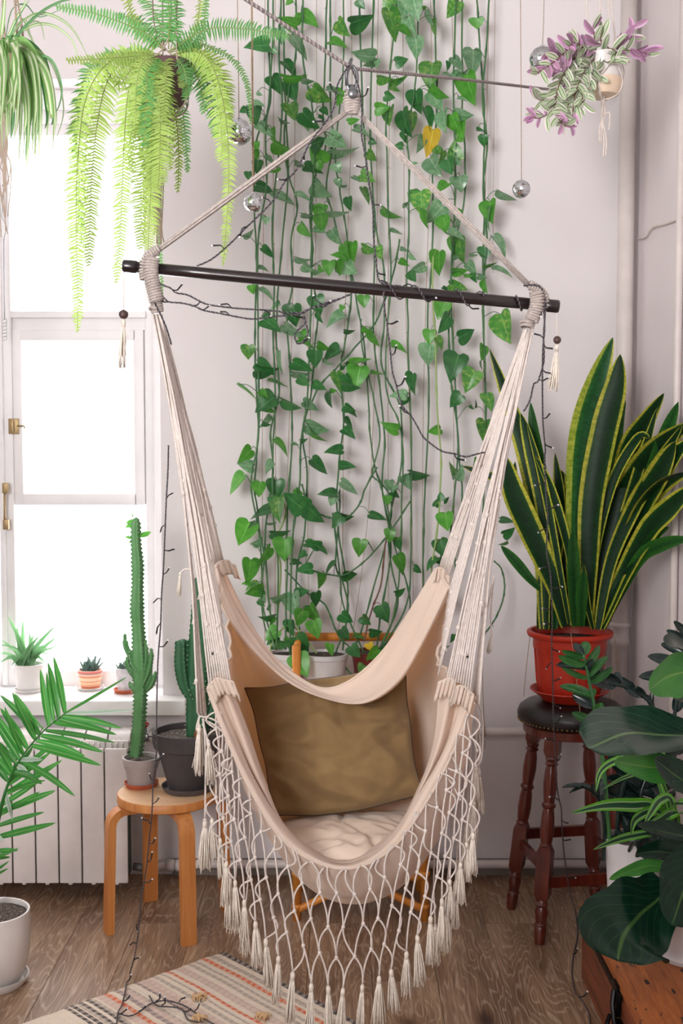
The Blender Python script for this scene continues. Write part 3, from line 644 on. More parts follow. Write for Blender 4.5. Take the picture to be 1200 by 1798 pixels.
# ------------------------------------------------------------------ palm at the left edge
c = Vector((px2x(-25, 3.42), 3.42, 0)); palm = thing('potted_palm', 'feathery palm in a white egg shaped pot at the left edge', 'potted palm', c)
saucer(palm, c, .098, .026, m_whitepot, 0)
pot(palm, c, .103, .068, .213, m_whitepot, .004, .006, .006, .93, 0, body=[(.086, .03), (.099, .08), (.105, .13), (.1045, .18)])
Yp = 3.3
def frond(rpts, leaf, Y=Yp):
    root = MB(); rp = cr(rpts, 6); root.tube(rp, [.006 - .0045 * i / (len(rp) - 1) for i in range(len(rp))], 7); fo = root.build('frond', m_palm, palm)
    for (bx, by, tx, ty, wpx, k) in leaf:
        a = P(bx, by, Y); b_ = P(tx, ty, Y + rnd(-.05, .05)); a = min(rp, key=lambda v: (v - a).length).lerp(a, .3); mid = a.lerp(b_, .5) + Vector((0, rnd(-.01, .01), (.004 if ty > by else .0)))
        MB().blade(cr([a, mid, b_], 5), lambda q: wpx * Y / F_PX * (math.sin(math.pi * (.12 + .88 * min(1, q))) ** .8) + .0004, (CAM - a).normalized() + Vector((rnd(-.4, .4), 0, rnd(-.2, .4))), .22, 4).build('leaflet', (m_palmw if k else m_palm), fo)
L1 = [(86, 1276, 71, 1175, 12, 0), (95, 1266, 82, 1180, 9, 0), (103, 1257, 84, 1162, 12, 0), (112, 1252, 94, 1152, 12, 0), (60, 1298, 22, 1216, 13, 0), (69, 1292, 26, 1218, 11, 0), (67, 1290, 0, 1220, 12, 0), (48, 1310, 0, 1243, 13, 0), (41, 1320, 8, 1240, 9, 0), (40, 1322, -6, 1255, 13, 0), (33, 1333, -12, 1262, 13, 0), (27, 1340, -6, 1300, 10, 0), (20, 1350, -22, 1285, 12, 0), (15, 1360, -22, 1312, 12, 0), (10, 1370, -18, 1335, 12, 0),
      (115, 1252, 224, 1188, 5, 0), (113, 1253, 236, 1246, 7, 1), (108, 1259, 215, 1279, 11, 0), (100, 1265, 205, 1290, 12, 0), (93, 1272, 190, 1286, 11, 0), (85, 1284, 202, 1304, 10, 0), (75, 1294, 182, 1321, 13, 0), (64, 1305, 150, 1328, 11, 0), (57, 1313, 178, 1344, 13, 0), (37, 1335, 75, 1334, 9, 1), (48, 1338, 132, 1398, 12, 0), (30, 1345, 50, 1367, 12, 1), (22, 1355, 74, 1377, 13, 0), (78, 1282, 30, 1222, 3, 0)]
frond([Vector((c.x, c.y, .2)), P(-12, 1500, 3.36), P(4, 1412, Yp), P(14, 1378, Yp), P(30, 1342, Yp), P(70, 1290, Yp), P(115, 1252, Yp)], L1)
L2 = [(10, 1396, 110, 1334, 12, 0), (14, 1390, 80, 1370, 8, 0), (6, 1412, 72, 1369, 10, 0), (12, 1428, 98, 1388, 13, 0), (0, 1434, 70, 1390, 9, 0), (0, 1452, 78, 1426, 10, 0), (4, 1470, 98, 1445, 12, 0), (-4, 1498, 32, 1493, 8, 0), (-4, 1505, 33, 1489, 6, 0), (-6, 1510, 18, 1505, 6, 0), (-6, 1545, 14, 1525, 5, 0), (-6, 1530, 16, 1512, 5, 0), (5, 1385, 22, 1440, 8, 1), (-3, 1460, 8, 1478, 6, 1), (10, 1380, 90, 1320, 10, 0), (16, 1376, 60, 1308, 10, 0), (16, 1372, 122, 1282, 9, 0)]
Yp2 = 3.38; frond([Vector((c.x - .01, c.y + .02, .2)), P(-20, 1520, Yp2), P(-8, 1450, Yp2), P(6, 1400, Yp2), P(16, 1370, Yp2), P(30, 1330, Yp2), P(40, 1295, Yp2)], L2, Yp2)

# ------------------------------------------------------------------ hanging rope, carabiner
HY = 2.8
app = P(618, 118, HY)
rp = MB(); twist(rp, [P(300, -90, 2.55), P(430, -2, 2.65), app + Vector((-.002, 0, -.001))], .0024, .0026, .012, 3, 5)
twist(rp, [app + Vector((.012, 0, -.004)), P(800, 138, 3.25), P(955, 156, 3.8), P(1075, 166, 4.24)], .0022, .0024, .012, 3, 5)
tag(rp.build('support_rope', (m_rope, m_cord2)), 'grey twisted rope strung across the top that carries the hammock', 'rope')
ca = thing('carabiner', 'steel carabiner and swivel joining the hammock to the rope', 'carabiner', P(618, 190, HY))
q_ = MB(); pts = [P(618 + 9.5 * math.sin(a), 138 - (22 * math.cos(a)), HY) for a in [i * math.pi / 10 for i in range(21)]]; q_.tube(pts, .0042, 8, False); q_.build('link', m_steel, ca)
q_ = MB().tube(PS([(608, 150), (609, 122), (618, 103)], HY - .006), .0036, 8); q_.build('gate', m_steel, ca)
q_ = MB().tube(PS([(618, 150), (618, 160), (618, 176)], HY), [.009, .008, .011], 10); q_.lathe([(0, -.012), (.010, -.012), (.011, -.008), (.011, .008), (.0075, .012), (0, .012)], P(619, 166, HY - .012), 14, (0, 1, 0)); q_.tube(PS([(609, 158), (609, 182), (627, 182), (627, 158)], HY), .004, 8)
q_.build('swivel', m_steel, ca)

# ------------------------------------------------------------------ hammock chair
ham = thing('hammock_chair', 'cream hanging hammock chair with dark wooden bar, cords and knotted fringe', 'hammock chair', P(600, 1575, 2.78))
BL, BR = P(219, 467, HY), P(979, 538, HY)
bd = (BR - BL).normalized()
MB().tube([BL + bd * .006 * 0 + (BR - BL) * t for t in (0, .2, .5, .8, 1)], .0136, 20).build('spreader_bar', m_bar, ham)
for e, s_ in ((BL, 1), (BR, -1)):
    MB().lathe([(0, -.004), (.0135, -.004), (.015, 0), (.015, .026), (.0137, .028)], e, 20, bd * s_).build('end_cap', m_bar, ham)
def bundle(mb, a, b, n, R, r, m=5):
    a, b = Vector(a), Vector(b); d = (b - a).normalized(); u = d.orthogonal().normalized(); v = d.cross(u)
    for k in range(n):
        an = 2 * math.pi * k / n; o_ = (u * math.cos(an) + v * math.sin(an))
        mb.tube([a + o_ * R * .7, a.lerp(b, .3) + o_ * R, a.lerp(b, .7) + o_ * R, b + o_ * R * .8], r, m)
def coil(mb, spine, R, r, pitch, n=5):
    pts = along(cr(spine, 6), pitch / 9); u = None; out = []
    for i, p in enumerate(pts):
        t = (pts[min(i + 1, len(pts) - 1)] - pts[max(i - 1, 0)]).normalized()
        u = t.orthogonal().normalized() if u is None else (u - t * u.dot(t)).normalized(); v = t.cross(u); a = 2 * math.pi * i / 9
        RR = R(i / len(pts)) if callable(R) else R
        out.append(p + (u * math.cos(a) + v * math.sin(a)) * RR)
    mb.tube(out, r, n)
top = P(618, 192, HY)
q_ = MB(); coil(q_, PS([(618, 150 + 15), (614, 175), (616, 197)], HY), .0125, .0036, .0058); coil(q_, PS([(621, 168), (623, 180), (620, 199)], HY), .0115, .0036, .0058); q_.tube(PS([(618, 164), (618, 200)], HY), .012, 10)
q_.build('rope_eye', m_cord2, ham)
q_ = MB(); bundle(q_, P(608, 197, HY), P(268, 446, HY), 5, .0048, .0030); q_.build('suspension_cord', m_cord2, ham)
q_ = MB(); bundle(q_, P(628, 197, HY), P(932, 504, HY), 5, .0048, .0030); q_.build('suspension_cord', m_cord2, ham)
def knot(spines_):
    q_ = MB()
    for (sp, R, Y) in spines_:
        w3 = PS(sp, Y); coil(q_, w3, R, .0034, .0062); q_.tube(cr(w3, 4), R * .95, 8)
    return q_.build('wrapped_knot', m_cord2, ham)
knot([([(279, 438), (262, 448), (252, 468), (254, 490)], .0095, HY - .004), ([(268, 452), (265, 472), (267, 492), (271, 508), (276, 530)], .0155, HY - .018), ([(271, 452), (262, 452), (256, 462)], .010, HY + .012), ([(270, 505), (274, 520), (277, 548)], .0120, HY - .004)])
knot([([(930, 500), (945, 508), (956, 520), (957, 540)], .009, HY - .004), ([(942, 512), (944, 530), (940, 548), (934, 562)], .0145, HY - .018), ([(938, 548), (932, 562), (928, 574)], .0115, HY - .004)])
for (px, py) in ((926, 572), (926, 566), (274, 542)):
    q_ = MB(); c_ = P(px, py, HY - .004); q_.tube([c_ + Vector((math.cos(a) * .0145, math.sin(a) * .0145, .002 * math.sin(2 * a))) for a in [i * math.pi / 8 for i in range(17)]], .0032, 5, False); q_.build('whipping', m_cord2, ham)

# canvas sling
ROWS = [
 [(386, 986, 3.00), (412, 1042, 2.97), (450, 1108, 2.93), (498, 1168, 2.90), (560, 1210, 2.88), (614, 1199, 2.88), (668, 1150, 2.91), (715, 1080, 2.96), (764, 1001, 3.00)],
 [(380, 992, 2.96), (407, 1060, 2.92), (450, 1127, 2.88), (503, 1186, 2.86), (570, 1222, 2.84), (630, 1223, 2.84), (688, 1180, 2.86), (735, 1100, 2.91), (776, 1012, 2.97)],
 [(373, 1004, 2.94), (402, 1078, 2.90), (450, 1144, 2.85), (510, 1200, 2.83), (580, 1231, 2.81), (645, 1238, 2.81), (705, 1197, 2.84), (750, 1117, 2.89), (789, 1036, 2.95)],
 [(378, 1020, 2.97), (410, 1088, 2.98), (452, 1148, 3.0), (510, 1196, 3.03), (580, 1222, 3.05), (645, 1228, 3.05), (700, 1190, 3.03), (746, 1118, 3.0), (783, 1048, 2.98)],
 [(396, 1075, 2.98), (416, 1140, 3.02), (450, 1215, 3.09), (510, 1290, 3.14), (600, 1320, 3.16), (680, 1290, 3.14), (735, 1215, 3.09), (766, 1140, 3.02), (784, 1100, 2.97)],
 [(405, 1140, 2.90), (412, 1220, 2.94), (438, 1310, 3.02), (500, 1395, 3.08), (600, 1432, 3.10), (695, 1400, 3.08), (765, 1305, 3.0), (782, 1230, 2.93), (768, 1160, 2.88)],
 [(396, 1172, 2.77), (412, 1290, 2.77), (452, 1420, 2.78), (530, 1532, 2.80), (615, 1572, 2.80), (700, 1545, 2.80), (770, 1455, 2.78), (812, 1320, 2.77), (792, 1185, 2.75)],
 [(378, 1188, 2.66), (400, 1290, 2.65), (446, 1425, 2.65), (522, 1536, 2.65), (610, 1577, 2.65), (702, 1550, 2.66), (772, 1458, 2.67), (818, 1325, 2.68), (834, 1222, 2.66)],
 [(365, 1210, 2.60), (397, 1292, 2.58), (440, 1385, 2.57), (505, 1483, 2.56), (600, 1526, 2.56), (684, 1493, 2.57), (752, 1402, 2.58), (802, 1308, 2.6), (833, 1224, 2.62)],
 [(370, 1199, 2.605), (405, 1284, 2.60), (450, 1376, 2.60), (514, 1468, 2.60), (600, 1520, 2.60), (674, 1482, 2.60), (738, 1392, 2.60), (788, 1300, 2.61), (820, 1206, 2.63)],
 [(378, 1192, 2.62), (414, 1280, 2.62), (452, 1374, 2.63), (510, 1472, 2.63), (600, 1519, 2.63), (684, 1482, 2.63), (740, 1396, 2.63), (785, 1302, 2.63), (806, 1192, 2.64)],
 [(388, 1193, 2.60), (422, 1282, 2.60), (458, 1372, 2.61), (510, 1466, 2.62), (600, 1515, 2.63), (684, 1474, 2.62), (732, 1396, 2.61), (769, 1308, 2.60), (794, 1190, 2.61)],
 [(402, 1200, 2.65), (436, 1280, 2.66), (463, 1360, 2.68), (506, 1456, 2.70), (600, 1509, 2.70), (690, 1462, 2.70), (733, 1390, 2.68), (761, 1310, 2.66), (770, 1200, 2.65)],
]
def surf(rows, nv, nu):
    g = [PS(r_) for r_ in rows]; g = [cr(r_, nu) for r_ in g]; cols = list(zip(*g)); cols = [cr(list(c_), nv) for c_ in cols]; return [list(r_) for r_ in zip(*cols)]
G = surf(ROWS, 5, 7); nr, nc = len(G), len(G[0]); cl = MB(); disp = {}
for i in range(nr):
    for j in range(nc):
        p = G[i][j]; a = G[min(i + 1, nr - 1)][j] - G[max(i - 1, 0)][j]; b_ = G[i][min(j + 1, nc - 1)] - G[i][max(j - 1, 0)]; n_ = a.cross(b_); n_ = n_.normalized() if n_.length > 1e-9 else Vector((0, 1, 0))
        ed = min(j, nc - 1 - j) / (nc / 2); t = i / (nr - 1)
        wr = noise.noise(Vector((i * .55, j * .045, 0))) * .009 + noise.noise(Vector((i * 1.1, j * .09, 7))) * .004
        wr += math.sin(i * 2.2) * .004 * max(0, 1 - ed * 3)
        cl.v.append(p + n_ * wr * (1.0 if i < 40 else .45))
for i in range(nr - 1):
    for j in range(nc - 1): a = i * nc + j; cl.face((a, a + 1, a + nc + 1, a + nc), [(j / nc, i / nr)] * 4)
co_ = cl.build('canvas_sling', m_canvas, ham); md = co_.modifiers.new('thick', 'SOLIDIFY'); md.thickness = .0022; md.offset = 0
md = co_.modifiers.new('sub', 'SUBSURF'); md.levels = md.render_levels = 1
# hems: rolled edges at front, back and both sides
def vline(i): return [cl.v[i * nc + j] for j in range(nc)]
MB().tube(vline(0), .003, 6).build('hem', m_canvas, ham); MB().tube(vline(40), .0036, 6).build('hem', m_canvas, ham)
for sd in (0, nc - 1):
    b_ = MB(); band = [cl.v[i * nc + sd] for i in range(nr)]; b_.tube(band, .0042, 6); b_.build('side_hem', m_canvas, ham)
# pleated hem pockets at the four corners
def pocket(pts, drop, Y):
    top_ = cr(PS(pts, Y), 5); b_ = MB()
    for k, p in enumerate(top_):
        z_ = .004 * math.sin(k * 1.7)
        for m_ in range(5): b_.v.append(p + Vector((drop[0] * m_ / 4, z_ * (1 + m_ * .2), -drop[1] * m_ / 4)))
    for k in range(len(top_) - 1):
        for m_ in range(4): a = k * 5 + m_; b_.face((a, a + 5, a + 6, a + 1))
    b_.tube(top_, .0026, 6)
    o_ = b_.build('cord_pocket', m_canvas, ham); md_ = o_.modifiers.new('thick', 'SOLIDIFY'); md_.thickness = .002; return o_
pocket([(373, 1000), (383, 988), (396, 984), (404, 986), (404, 990), (415, 993)], (.012, .035), 2.955)
pocket([(765, 1000), (770, 997), (780, 1000), (791, 1012)], (-.006, .035), 2.965)
pocket([(366, 1212), (374, 1197), (381, 1191), (394, 1194), (408, 1197), (412, 1203)], (.014, .035), 2.595)
pocket([(769, 1201), (778, 1196), (789, 1191), (798, 1196), (800, 1208), (806, 1204), (816, 1206), (822, 1211), (833, 1221)], (-.010, .040), 2.60)

# side cords
def cordset(start, ends, mirror):
    objs = []
    for k, (ex, ey, ez, bow) in enumerate(ends):
        f = k / (len(ends) - 1); a = P(start[0] + (f - .5) * start[2] * mirror, start[1], HY - .012 + .02 * abs(math.sin(k * 2.3))); b_ = P(ex, ey, ez); pts = []
        ph = rnd(0, 6)
        for t in [i / 13 for i in range(14)]:
            p = a.lerp(b_, t); s_ = math.sin(math.pi * t); p += Vector((bow * s_ * HY / F_PX + .0011 * math.sin(ph + t * 21) * s_, .006 * math.sin(ph + t * 5) * s_, 0)); pts.append(p)
        m_ = MB().tube(pts, .0023, 5)
        for _ in range(random.choice((0, 1, 1, 2))):
            kk = pts[random.randint(6, 12)]; m_.sphere(kk, .0050, 6, 5, (1, 1, 1.3)); e_ = Vector((rnd(-1, 1), -.4, -1)).normalized(); m_.tube([kk, kk + e_ * .008], .002, 4)
        objs.append(m_.build('side_cord', m_cord, ham)); 
    return objs
LE = []
for k in range(9): LE.append((347 + k * 1.9, 1252 + (k % 3) * 4, 2.61 + k * .004, 17 - k))
for k in range(10): LE.append((368 + k * 4.3, 1206 - 8 * math.sin(k / 9 * 3.1), 2.60, 8 - k * .6))
for k in range(8): LE.append((398 - k * 1.5, 1180 - k * 17, 2.74 + k * .026, 4))
for k in range(9): LE.append((373 + k * 2.4, 1002 - k * 2.1, 2.95 + k * .005, 1))
LE.sort(key=lambda e: e[0] + (1200 - e[1]) * .22)
cordset((276, 552, 15), LE, 1)
RE = []
for k in range(8): RE.append((842 - k * 1.6, 1236 - (k % 3) * 5, 2.62 + k * .006, -16 + k))
for k in range(11): RE.append((826 - k * 4.3, 1212 - 14 * math.sin(k / 10 * 2.4), 2.60, -9 + k * .6))
for k in range(8): RE.append((770 + k * 2.2, 1185 - k * 18, 2.74 + k * .026, -4))
for k in range(9): RE.append((789 - k * 2.2, 1010 - k * 1.4, 2.95 + k * .005, -1))
RE.sort(key=lambda e: -(e[0] - (1200 - e[1]) * .22))
cordset((929, 578, 15), RE, -1)

# tassels
def tassel_mesh(seed, L, R, n=34):
    random.seed(seed); t = MB(); t.tube([(0, 0, 0), (0, 0, -.006), (0, 0, -.018)], [.003, .0052, .0046], 8)
    for k in range(n):
        a = rnd(0, 6.28); d = math.sqrt(rnd(0.02, 1)); x_, y_ = math.cos(a) * d, math.sin(a) * d; l_ = L * rnd(.86, 1.04); kx, ky = rnd(-.15, .15), rnd(-.15, .15)
        t.tube([(x_ * .003, y_ * .003, -.012), (x_ * R * .55, y_ * R * .55, -l_ * .35), (x_ * R * (.8 + kx), y_ * R * (.8 + ky), -l_ * .7), (x_ * R * 1.05 + kx * R, y_ * R + ky * R, -l_)], .0013, 4)
    return t.mesh('tassel', mats=(m_tassel,))
TS = [tassel_mesh(11, .108, .0125), tassel_mesh(12, .112, .016), tassel_mesh(13, .102, .015), tassel_mesh(14, .112, .0115)]
random.seed(21)
def tassel(p, sc=1, rx=0, ry=0, name='tassel', parent=None, k=None):
    M_ = Matrix.Translation(p) @ Matrix.Rotation(ry, 4, 'Y') @ Matrix.Rotation(rx, 4, 'X') @ Matrix.Rotation(rnd(0, 6), 4, 'Z') @ Matrix.Scale(sc, 4)
    return inst(TS[k if k is not None else random.randint(0, 3)], name, parent or ham, M_)
# knotted net
TOP = [(372, 1216), (385, 1250), (398, 1290), (413, 1328), (430, 1366), (447, 1400), (468, 1435), (490, 1464), (516, 1494), (545, 1514), (575, 1524), (605, 1526), (637, 1521), (665, 1508), (690, 1488), (713, 1460), (735, 1428), (757, 1393), (776, 1358), (792, 1325), (808, 1290), (821, 1256), (833, 1235)]
TW = [P(x_, y_, 2.555 + .05 * abs((x_ - 600) / 230) ** 2) for x_, y_ in TOP]
NT_ = len(TW)
def Tat(s_):
    s_ = max(0, min(NT_ - 1, s_)); i_ = min(int(s_), NT_ - 2); return TW[i_].lerp(TW[i_ + 1], s_ - i_)
LV = [0, .056, .128, .198, .264]
net = MB(); K = {}
for j in range(5):
    for i in range(NT_ - (j % 2)):
        s_ = i + .5 * (j % 2); b_ = Tat(s_); side = abs(s_ - 11) / 11
        K[(s_, j)] = b_ + Vector((rnd(-.003, .003), rnd(-.006, .006) + .012 * j * 0, -LV[j] * (1 + .08 * side) + rnd(-.004, .004))) + Vector((0, .0, 0))
L0 = .079
for (s_, j), p in K.items():
    if j == 4: continue
    for ds in (-.5, .5):
        q2 = K.get((s_ + ds, j + 1))
        if q2 is None: continue
        d = (q2 - p).length; L_ = max(L0 * rnd(.92, 1.05), d * 1.004); amp = math.sqrt(max(0, .375 * (L_ ** 2 - d ** 2))) * (.26 + .3 * min(1, abs(s_ - 11) / 8)); dr = (q2 - p).normalized(); pr = Vector((0, 0, -1)) - dr * dr.dot(Vector((0, 0, -1)))
        if pr.length < .35: pr = Vector((ds * 2, rnd(-.3, .3), 0))
        pr.normalize(); st_ = p + Vector((-.0 + ds * .008, 0, 0)) if j == 0 else p; pts = []
        for t in [k / 8 for k in range(9)]: pts.append(st_.lerp(q2, t) + pr * amp * math.sin(math.pi * (t ** .85)))
        net.tube(pts, .0021, 5)
    if j: net.sphere(p, .0046, 7, 5, (1, 1, 1.25))
for i in range(NT_): net.sphere(TW[i], .003, 6, 4)
tag(net.build('net_fringe', m_cord, ham), kind='stuff')
for i in range(0, NT_):
    p = K[(i, 4)]
    tassel(p, rnd(.9, 1.08) if 3 < i < 19 else rnd(.8, .95), rnd(-.05, .05), rnd(-.08, .08))
ex = MB()
def hang(pts, Y, n=None): ex.tube(cr(PS(pts, Y), 5), .0021, 5); e_ = P(pts[-1][0], pts[-1][1], Y); ex.sphere(e_, .0045, 6, 5); return e_
for pts, Y, sc_, ry in (([(352, 1256), (349, 1266), (350, 1275)], 2.60, .98, .05), ([(356, 1262), (362, 1290), (366, 1302)], 2.59, .85, -.05), ([(358, 1262), (361, 1340), (360, 1440)], 2.60, 1.0, .02), ([(350, 1258), (345, 1280), (354, 1282)], 2.61, .8, .06), ([(385, 1260), (386, 1400), (385, 1490), (392, 1542), (404, 1540)], 2.66, 1.1, .02),
                        ([(838, 1232), (836, 1320), (832, 1405)], 2.78, 1.0, 0), ([(838, 1232), (843, 1300), (841, 1352)], 2.80, .95, -.05), ([(830, 1250), (824, 1360), (819, 1450)], 2.84, 1.05, 0), ([(820, 1275), (814, 1400), (809, 1505)], 2.86, 1.05, .02), ([(812, 1300), (806, 1440), (800, 1550)], 2.88, 1.05, .03), ([(800, 1340), (790, 1500), (783, 1585)], 2.88, 1.1, .02), ([(838, 1232), (848, 1262), (846, 1330), (836, 1345)], 2.74, .8, 0), ([(768, 1420), (762, 1540), (765, 1625)], 2.90, 1.0, 0),
                        ([(420, 1350), (418, 1480), (412, 1560)], 2.86, 1.0, 0), ([(400, 1300), (398, 1440), (396, 1520)], 2.88, .9, 0), ([(440, 1420), (436, 1540), (430, 1600)], 2.88, 1.0, 0)):
    tassel(hang(pts, Y), sc_, 0, ry)
for pts, Y in (([(352, 1258), (372, 1262), (395, 1275)], 2.6), ([(356, 1262), (380, 1275), (398, 1292)], 2.6), ([(356, 1270), (375, 1330), (388, 1365), (398, 1300)], 2.6), ([(388, 1365), (402, 1350), (411, 1325)], 2.6), ([(388, 1365), (386, 1430), (386, 1490)], 2.6), ([(378, 1400), (390, 1430), (408, 1418), (413, 1400)], 2.6), ([(808, 1288), (820, 1290), (832, 1300), (838, 1318)], 2.66), ([(790, 1315), (800, 1340), (818, 1368)], 2.6), ([(770, 1355), (790, 1370), (808, 1403)], 2.6), ([(360, 1480), (375, 1490), (400, 1488)], 2.62)):
    ex.tube(cr(PS(pts, Y), 6), .0021, 5); ex.sphere(P(pts[-1][0], pts[-1][1], Y), .004, 6, 4)
# loose ends on the cord fans
ex.tube(cr(PS([(338, 1000), (326, 999), (318, 1005)], 2.70), 4), [.0022] * 9, 5)
tassel(P(317, 1004, 2.70), .5, 0, .1)
ex.tube(cr(PS([(868, 1010), (862, 1080), (864, 1118)], 2.72), 4), .0021, 5); tassel(P(864, 1112, 2.72), .42, 0, .15); ex.tube(cr(PS([(868, 1010), (856, 1070), (848, 1110)], 2.70), 4), .0021, 5)
tag(ex.build('loose_cords', m_cord, ham), kind='stuff')
for (bx, by, ex_, ey, rpx_, Y, ss) in ((218, 470, 217, 552, 8.3, HY, .92), (979, 545, 979, 597, 7, HY, .88)):
    MB().tube(PS([(bx, by), (bx - .5, (by + ey) / 2), (ex_, ey - 6)], Y), .0017, 5).build('bead_string', m_cord, ham)
    MB().sphere(P(ex_, ey, Y), rpx_ * Y / F_PX, 16, 12).build('bead', m_bead, ham)
    tassel(P(ex_, ey + 8, Y), ss * 1.12, 0, .03 if bx < 500 else .09, 'bead_tassel', k=3 if bx < 500 else 0)

# cushions
def cushion(name, label, quad, th, m, seed, nrm_flip=1, piping=None, wr=.006, sag=0, creases=()):
    A, B, C_, D = [Vector(v) for v in quad]      # TL TR BR BL
    N_ = 44; cen = (A + B + C_ + D) / 4; n_ = (B - A).cross(D - A).normalized()
    if n_.dot(CAM - cen) < 0: n_ = -n_
    root = thing(name, label, 'cushion', cen - n_ * th); b_ = MB()
    for sd in (1, -1):
        base = len(b_.v)
        for i in range(N_ + 1):
            for j in range(N_ + 1):
                u, v = j / N_, i / N_; e = (1 - abs(2 * u - 1) ** 3.2) * (1 - abs(2 * v - 1) ** 3.2); pin = .035 * math.sin(math.pi * u) * (1 if v < .5 else -1) * abs(2 * v - 1) ** 2
                p = A.lerp(B, u).lerp(D.lerp(C_, u), v); p = p + Vector((0, 0, -sag * v * v * math.sin(math.pi * u))); p = p + (B - A) * (.018 * noise.noise(Vector((seed, v * 3.2, 1 if u > .5 else 5))) * abs(2 * u - 1) * (1 if sag else 0)) + (D - A) * (.02 * noise.noise(Vector((u * 3.5, seed, 2 if v > .5 else 9))) * abs(2 * v - 1) * (1 if sag else 0)); ctr_ = cen - p; p = p + ctr_ * .05 * (math.sin(math.pi * u) * abs(2 * v - 1) ** 3 + math.sin(math.pi * v) * abs(2 * u - 1) ** 3)
                h_ = th * max(0, e) ** .55; cr_ = sum(math.exp(-(((u - a0) * ca + (v - b0) * sa) / wd) ** 2) * math.exp(-(((u - a0) * sa - (v - b0) * ca) / ln) ** 2) * am for (a0, b0, ca, sa, wd, ln, am) in creases)
                q3 = Vector((u * 3 + seed, v * 3, sd * 3)); w_ = noise.noise(q3) * wr * 1.6 + abs(noise.noise(Vector((u * 2.2 + v * 3 + seed, v * 5.5 - u * 3.5, sd)))) * -wr * 1.8 + noise.noise(q3 * 3.5) * wr * .4 - (cr_ if sd > 0 else 0)
                b_.v.append(p + n_ * sd * (h_ + w_ * min(1, e * 3)))
        for i in range(N_):
            for j in range(N_):
                a = base + i * (N_ + 1) + j; f_ = (a, a + 1, a + N_ + 2, a + N_ + 1); b_.face(f_ if sd > 0 else f_[::-1])
    b_.build('cover', m, root)
    ring = [b_.v[j] for j in range(N_ + 1)] + [b_.v[i * (N_ + 1) + N_] for i in range(1, N_ + 1)] + [b_.v[N_ * (N_ + 1) + j] for j in range(N_ - 1, -1, -1)] + [b_.v[i * (N_ + 1)] for i in range(N_ - 1, -1, -1)]
    MB().tube(ring, .0016, 5, False).build('seam', piping or m, root)
cushion('back_pillow', 'olive brown linen pillow leaning against the back of the hammock', PS([(430, 1208, 3.04), (712, 1164, 3.04), (742, 1392, 2.90), (480, 1432, 2.90)]), .080, m_linen, 3, piping=m_piping, wr=.020, sag=.03, creases=((.12, .40, .35, .94, .022, .26, .016), (.30, .55, -.3, .95, .025, .25, .010), (.85, .45, .5, .86, .022, .22, -.012), (.80, .62, .45, .9, .022, .25, .012), (.42, .2, 1, .05, .02, .25, .008), (.55, .25, 1, -.05, .02, .25, .009), (.65, .22, .98, -.1, .02, .22, .007), (.2, .78, -.6, .8, .025, .2, .010), (.9, .9, .5, .86, .02, .2, .012)))
cushion('seat_cushion', 'cream linen seat cushion lying flat in the hammock', PS([(478, 1440, 3.0), (728, 1425, 3.0), (700, 1510, 2.66), (505, 1512, 2.66)]), .030, m_cushion, 8, wr=.009, creases=((.2, .75, .3, .95, .03, .4, .010), (.35, .88, .2, .98, .025, .4, .009), (.5, .15, 1, .1, .02, .3, .012), (.62, .55, .8, -.6, .03, .2, .007), (.75, .75, .85, -.5, .03, .2, .008)))

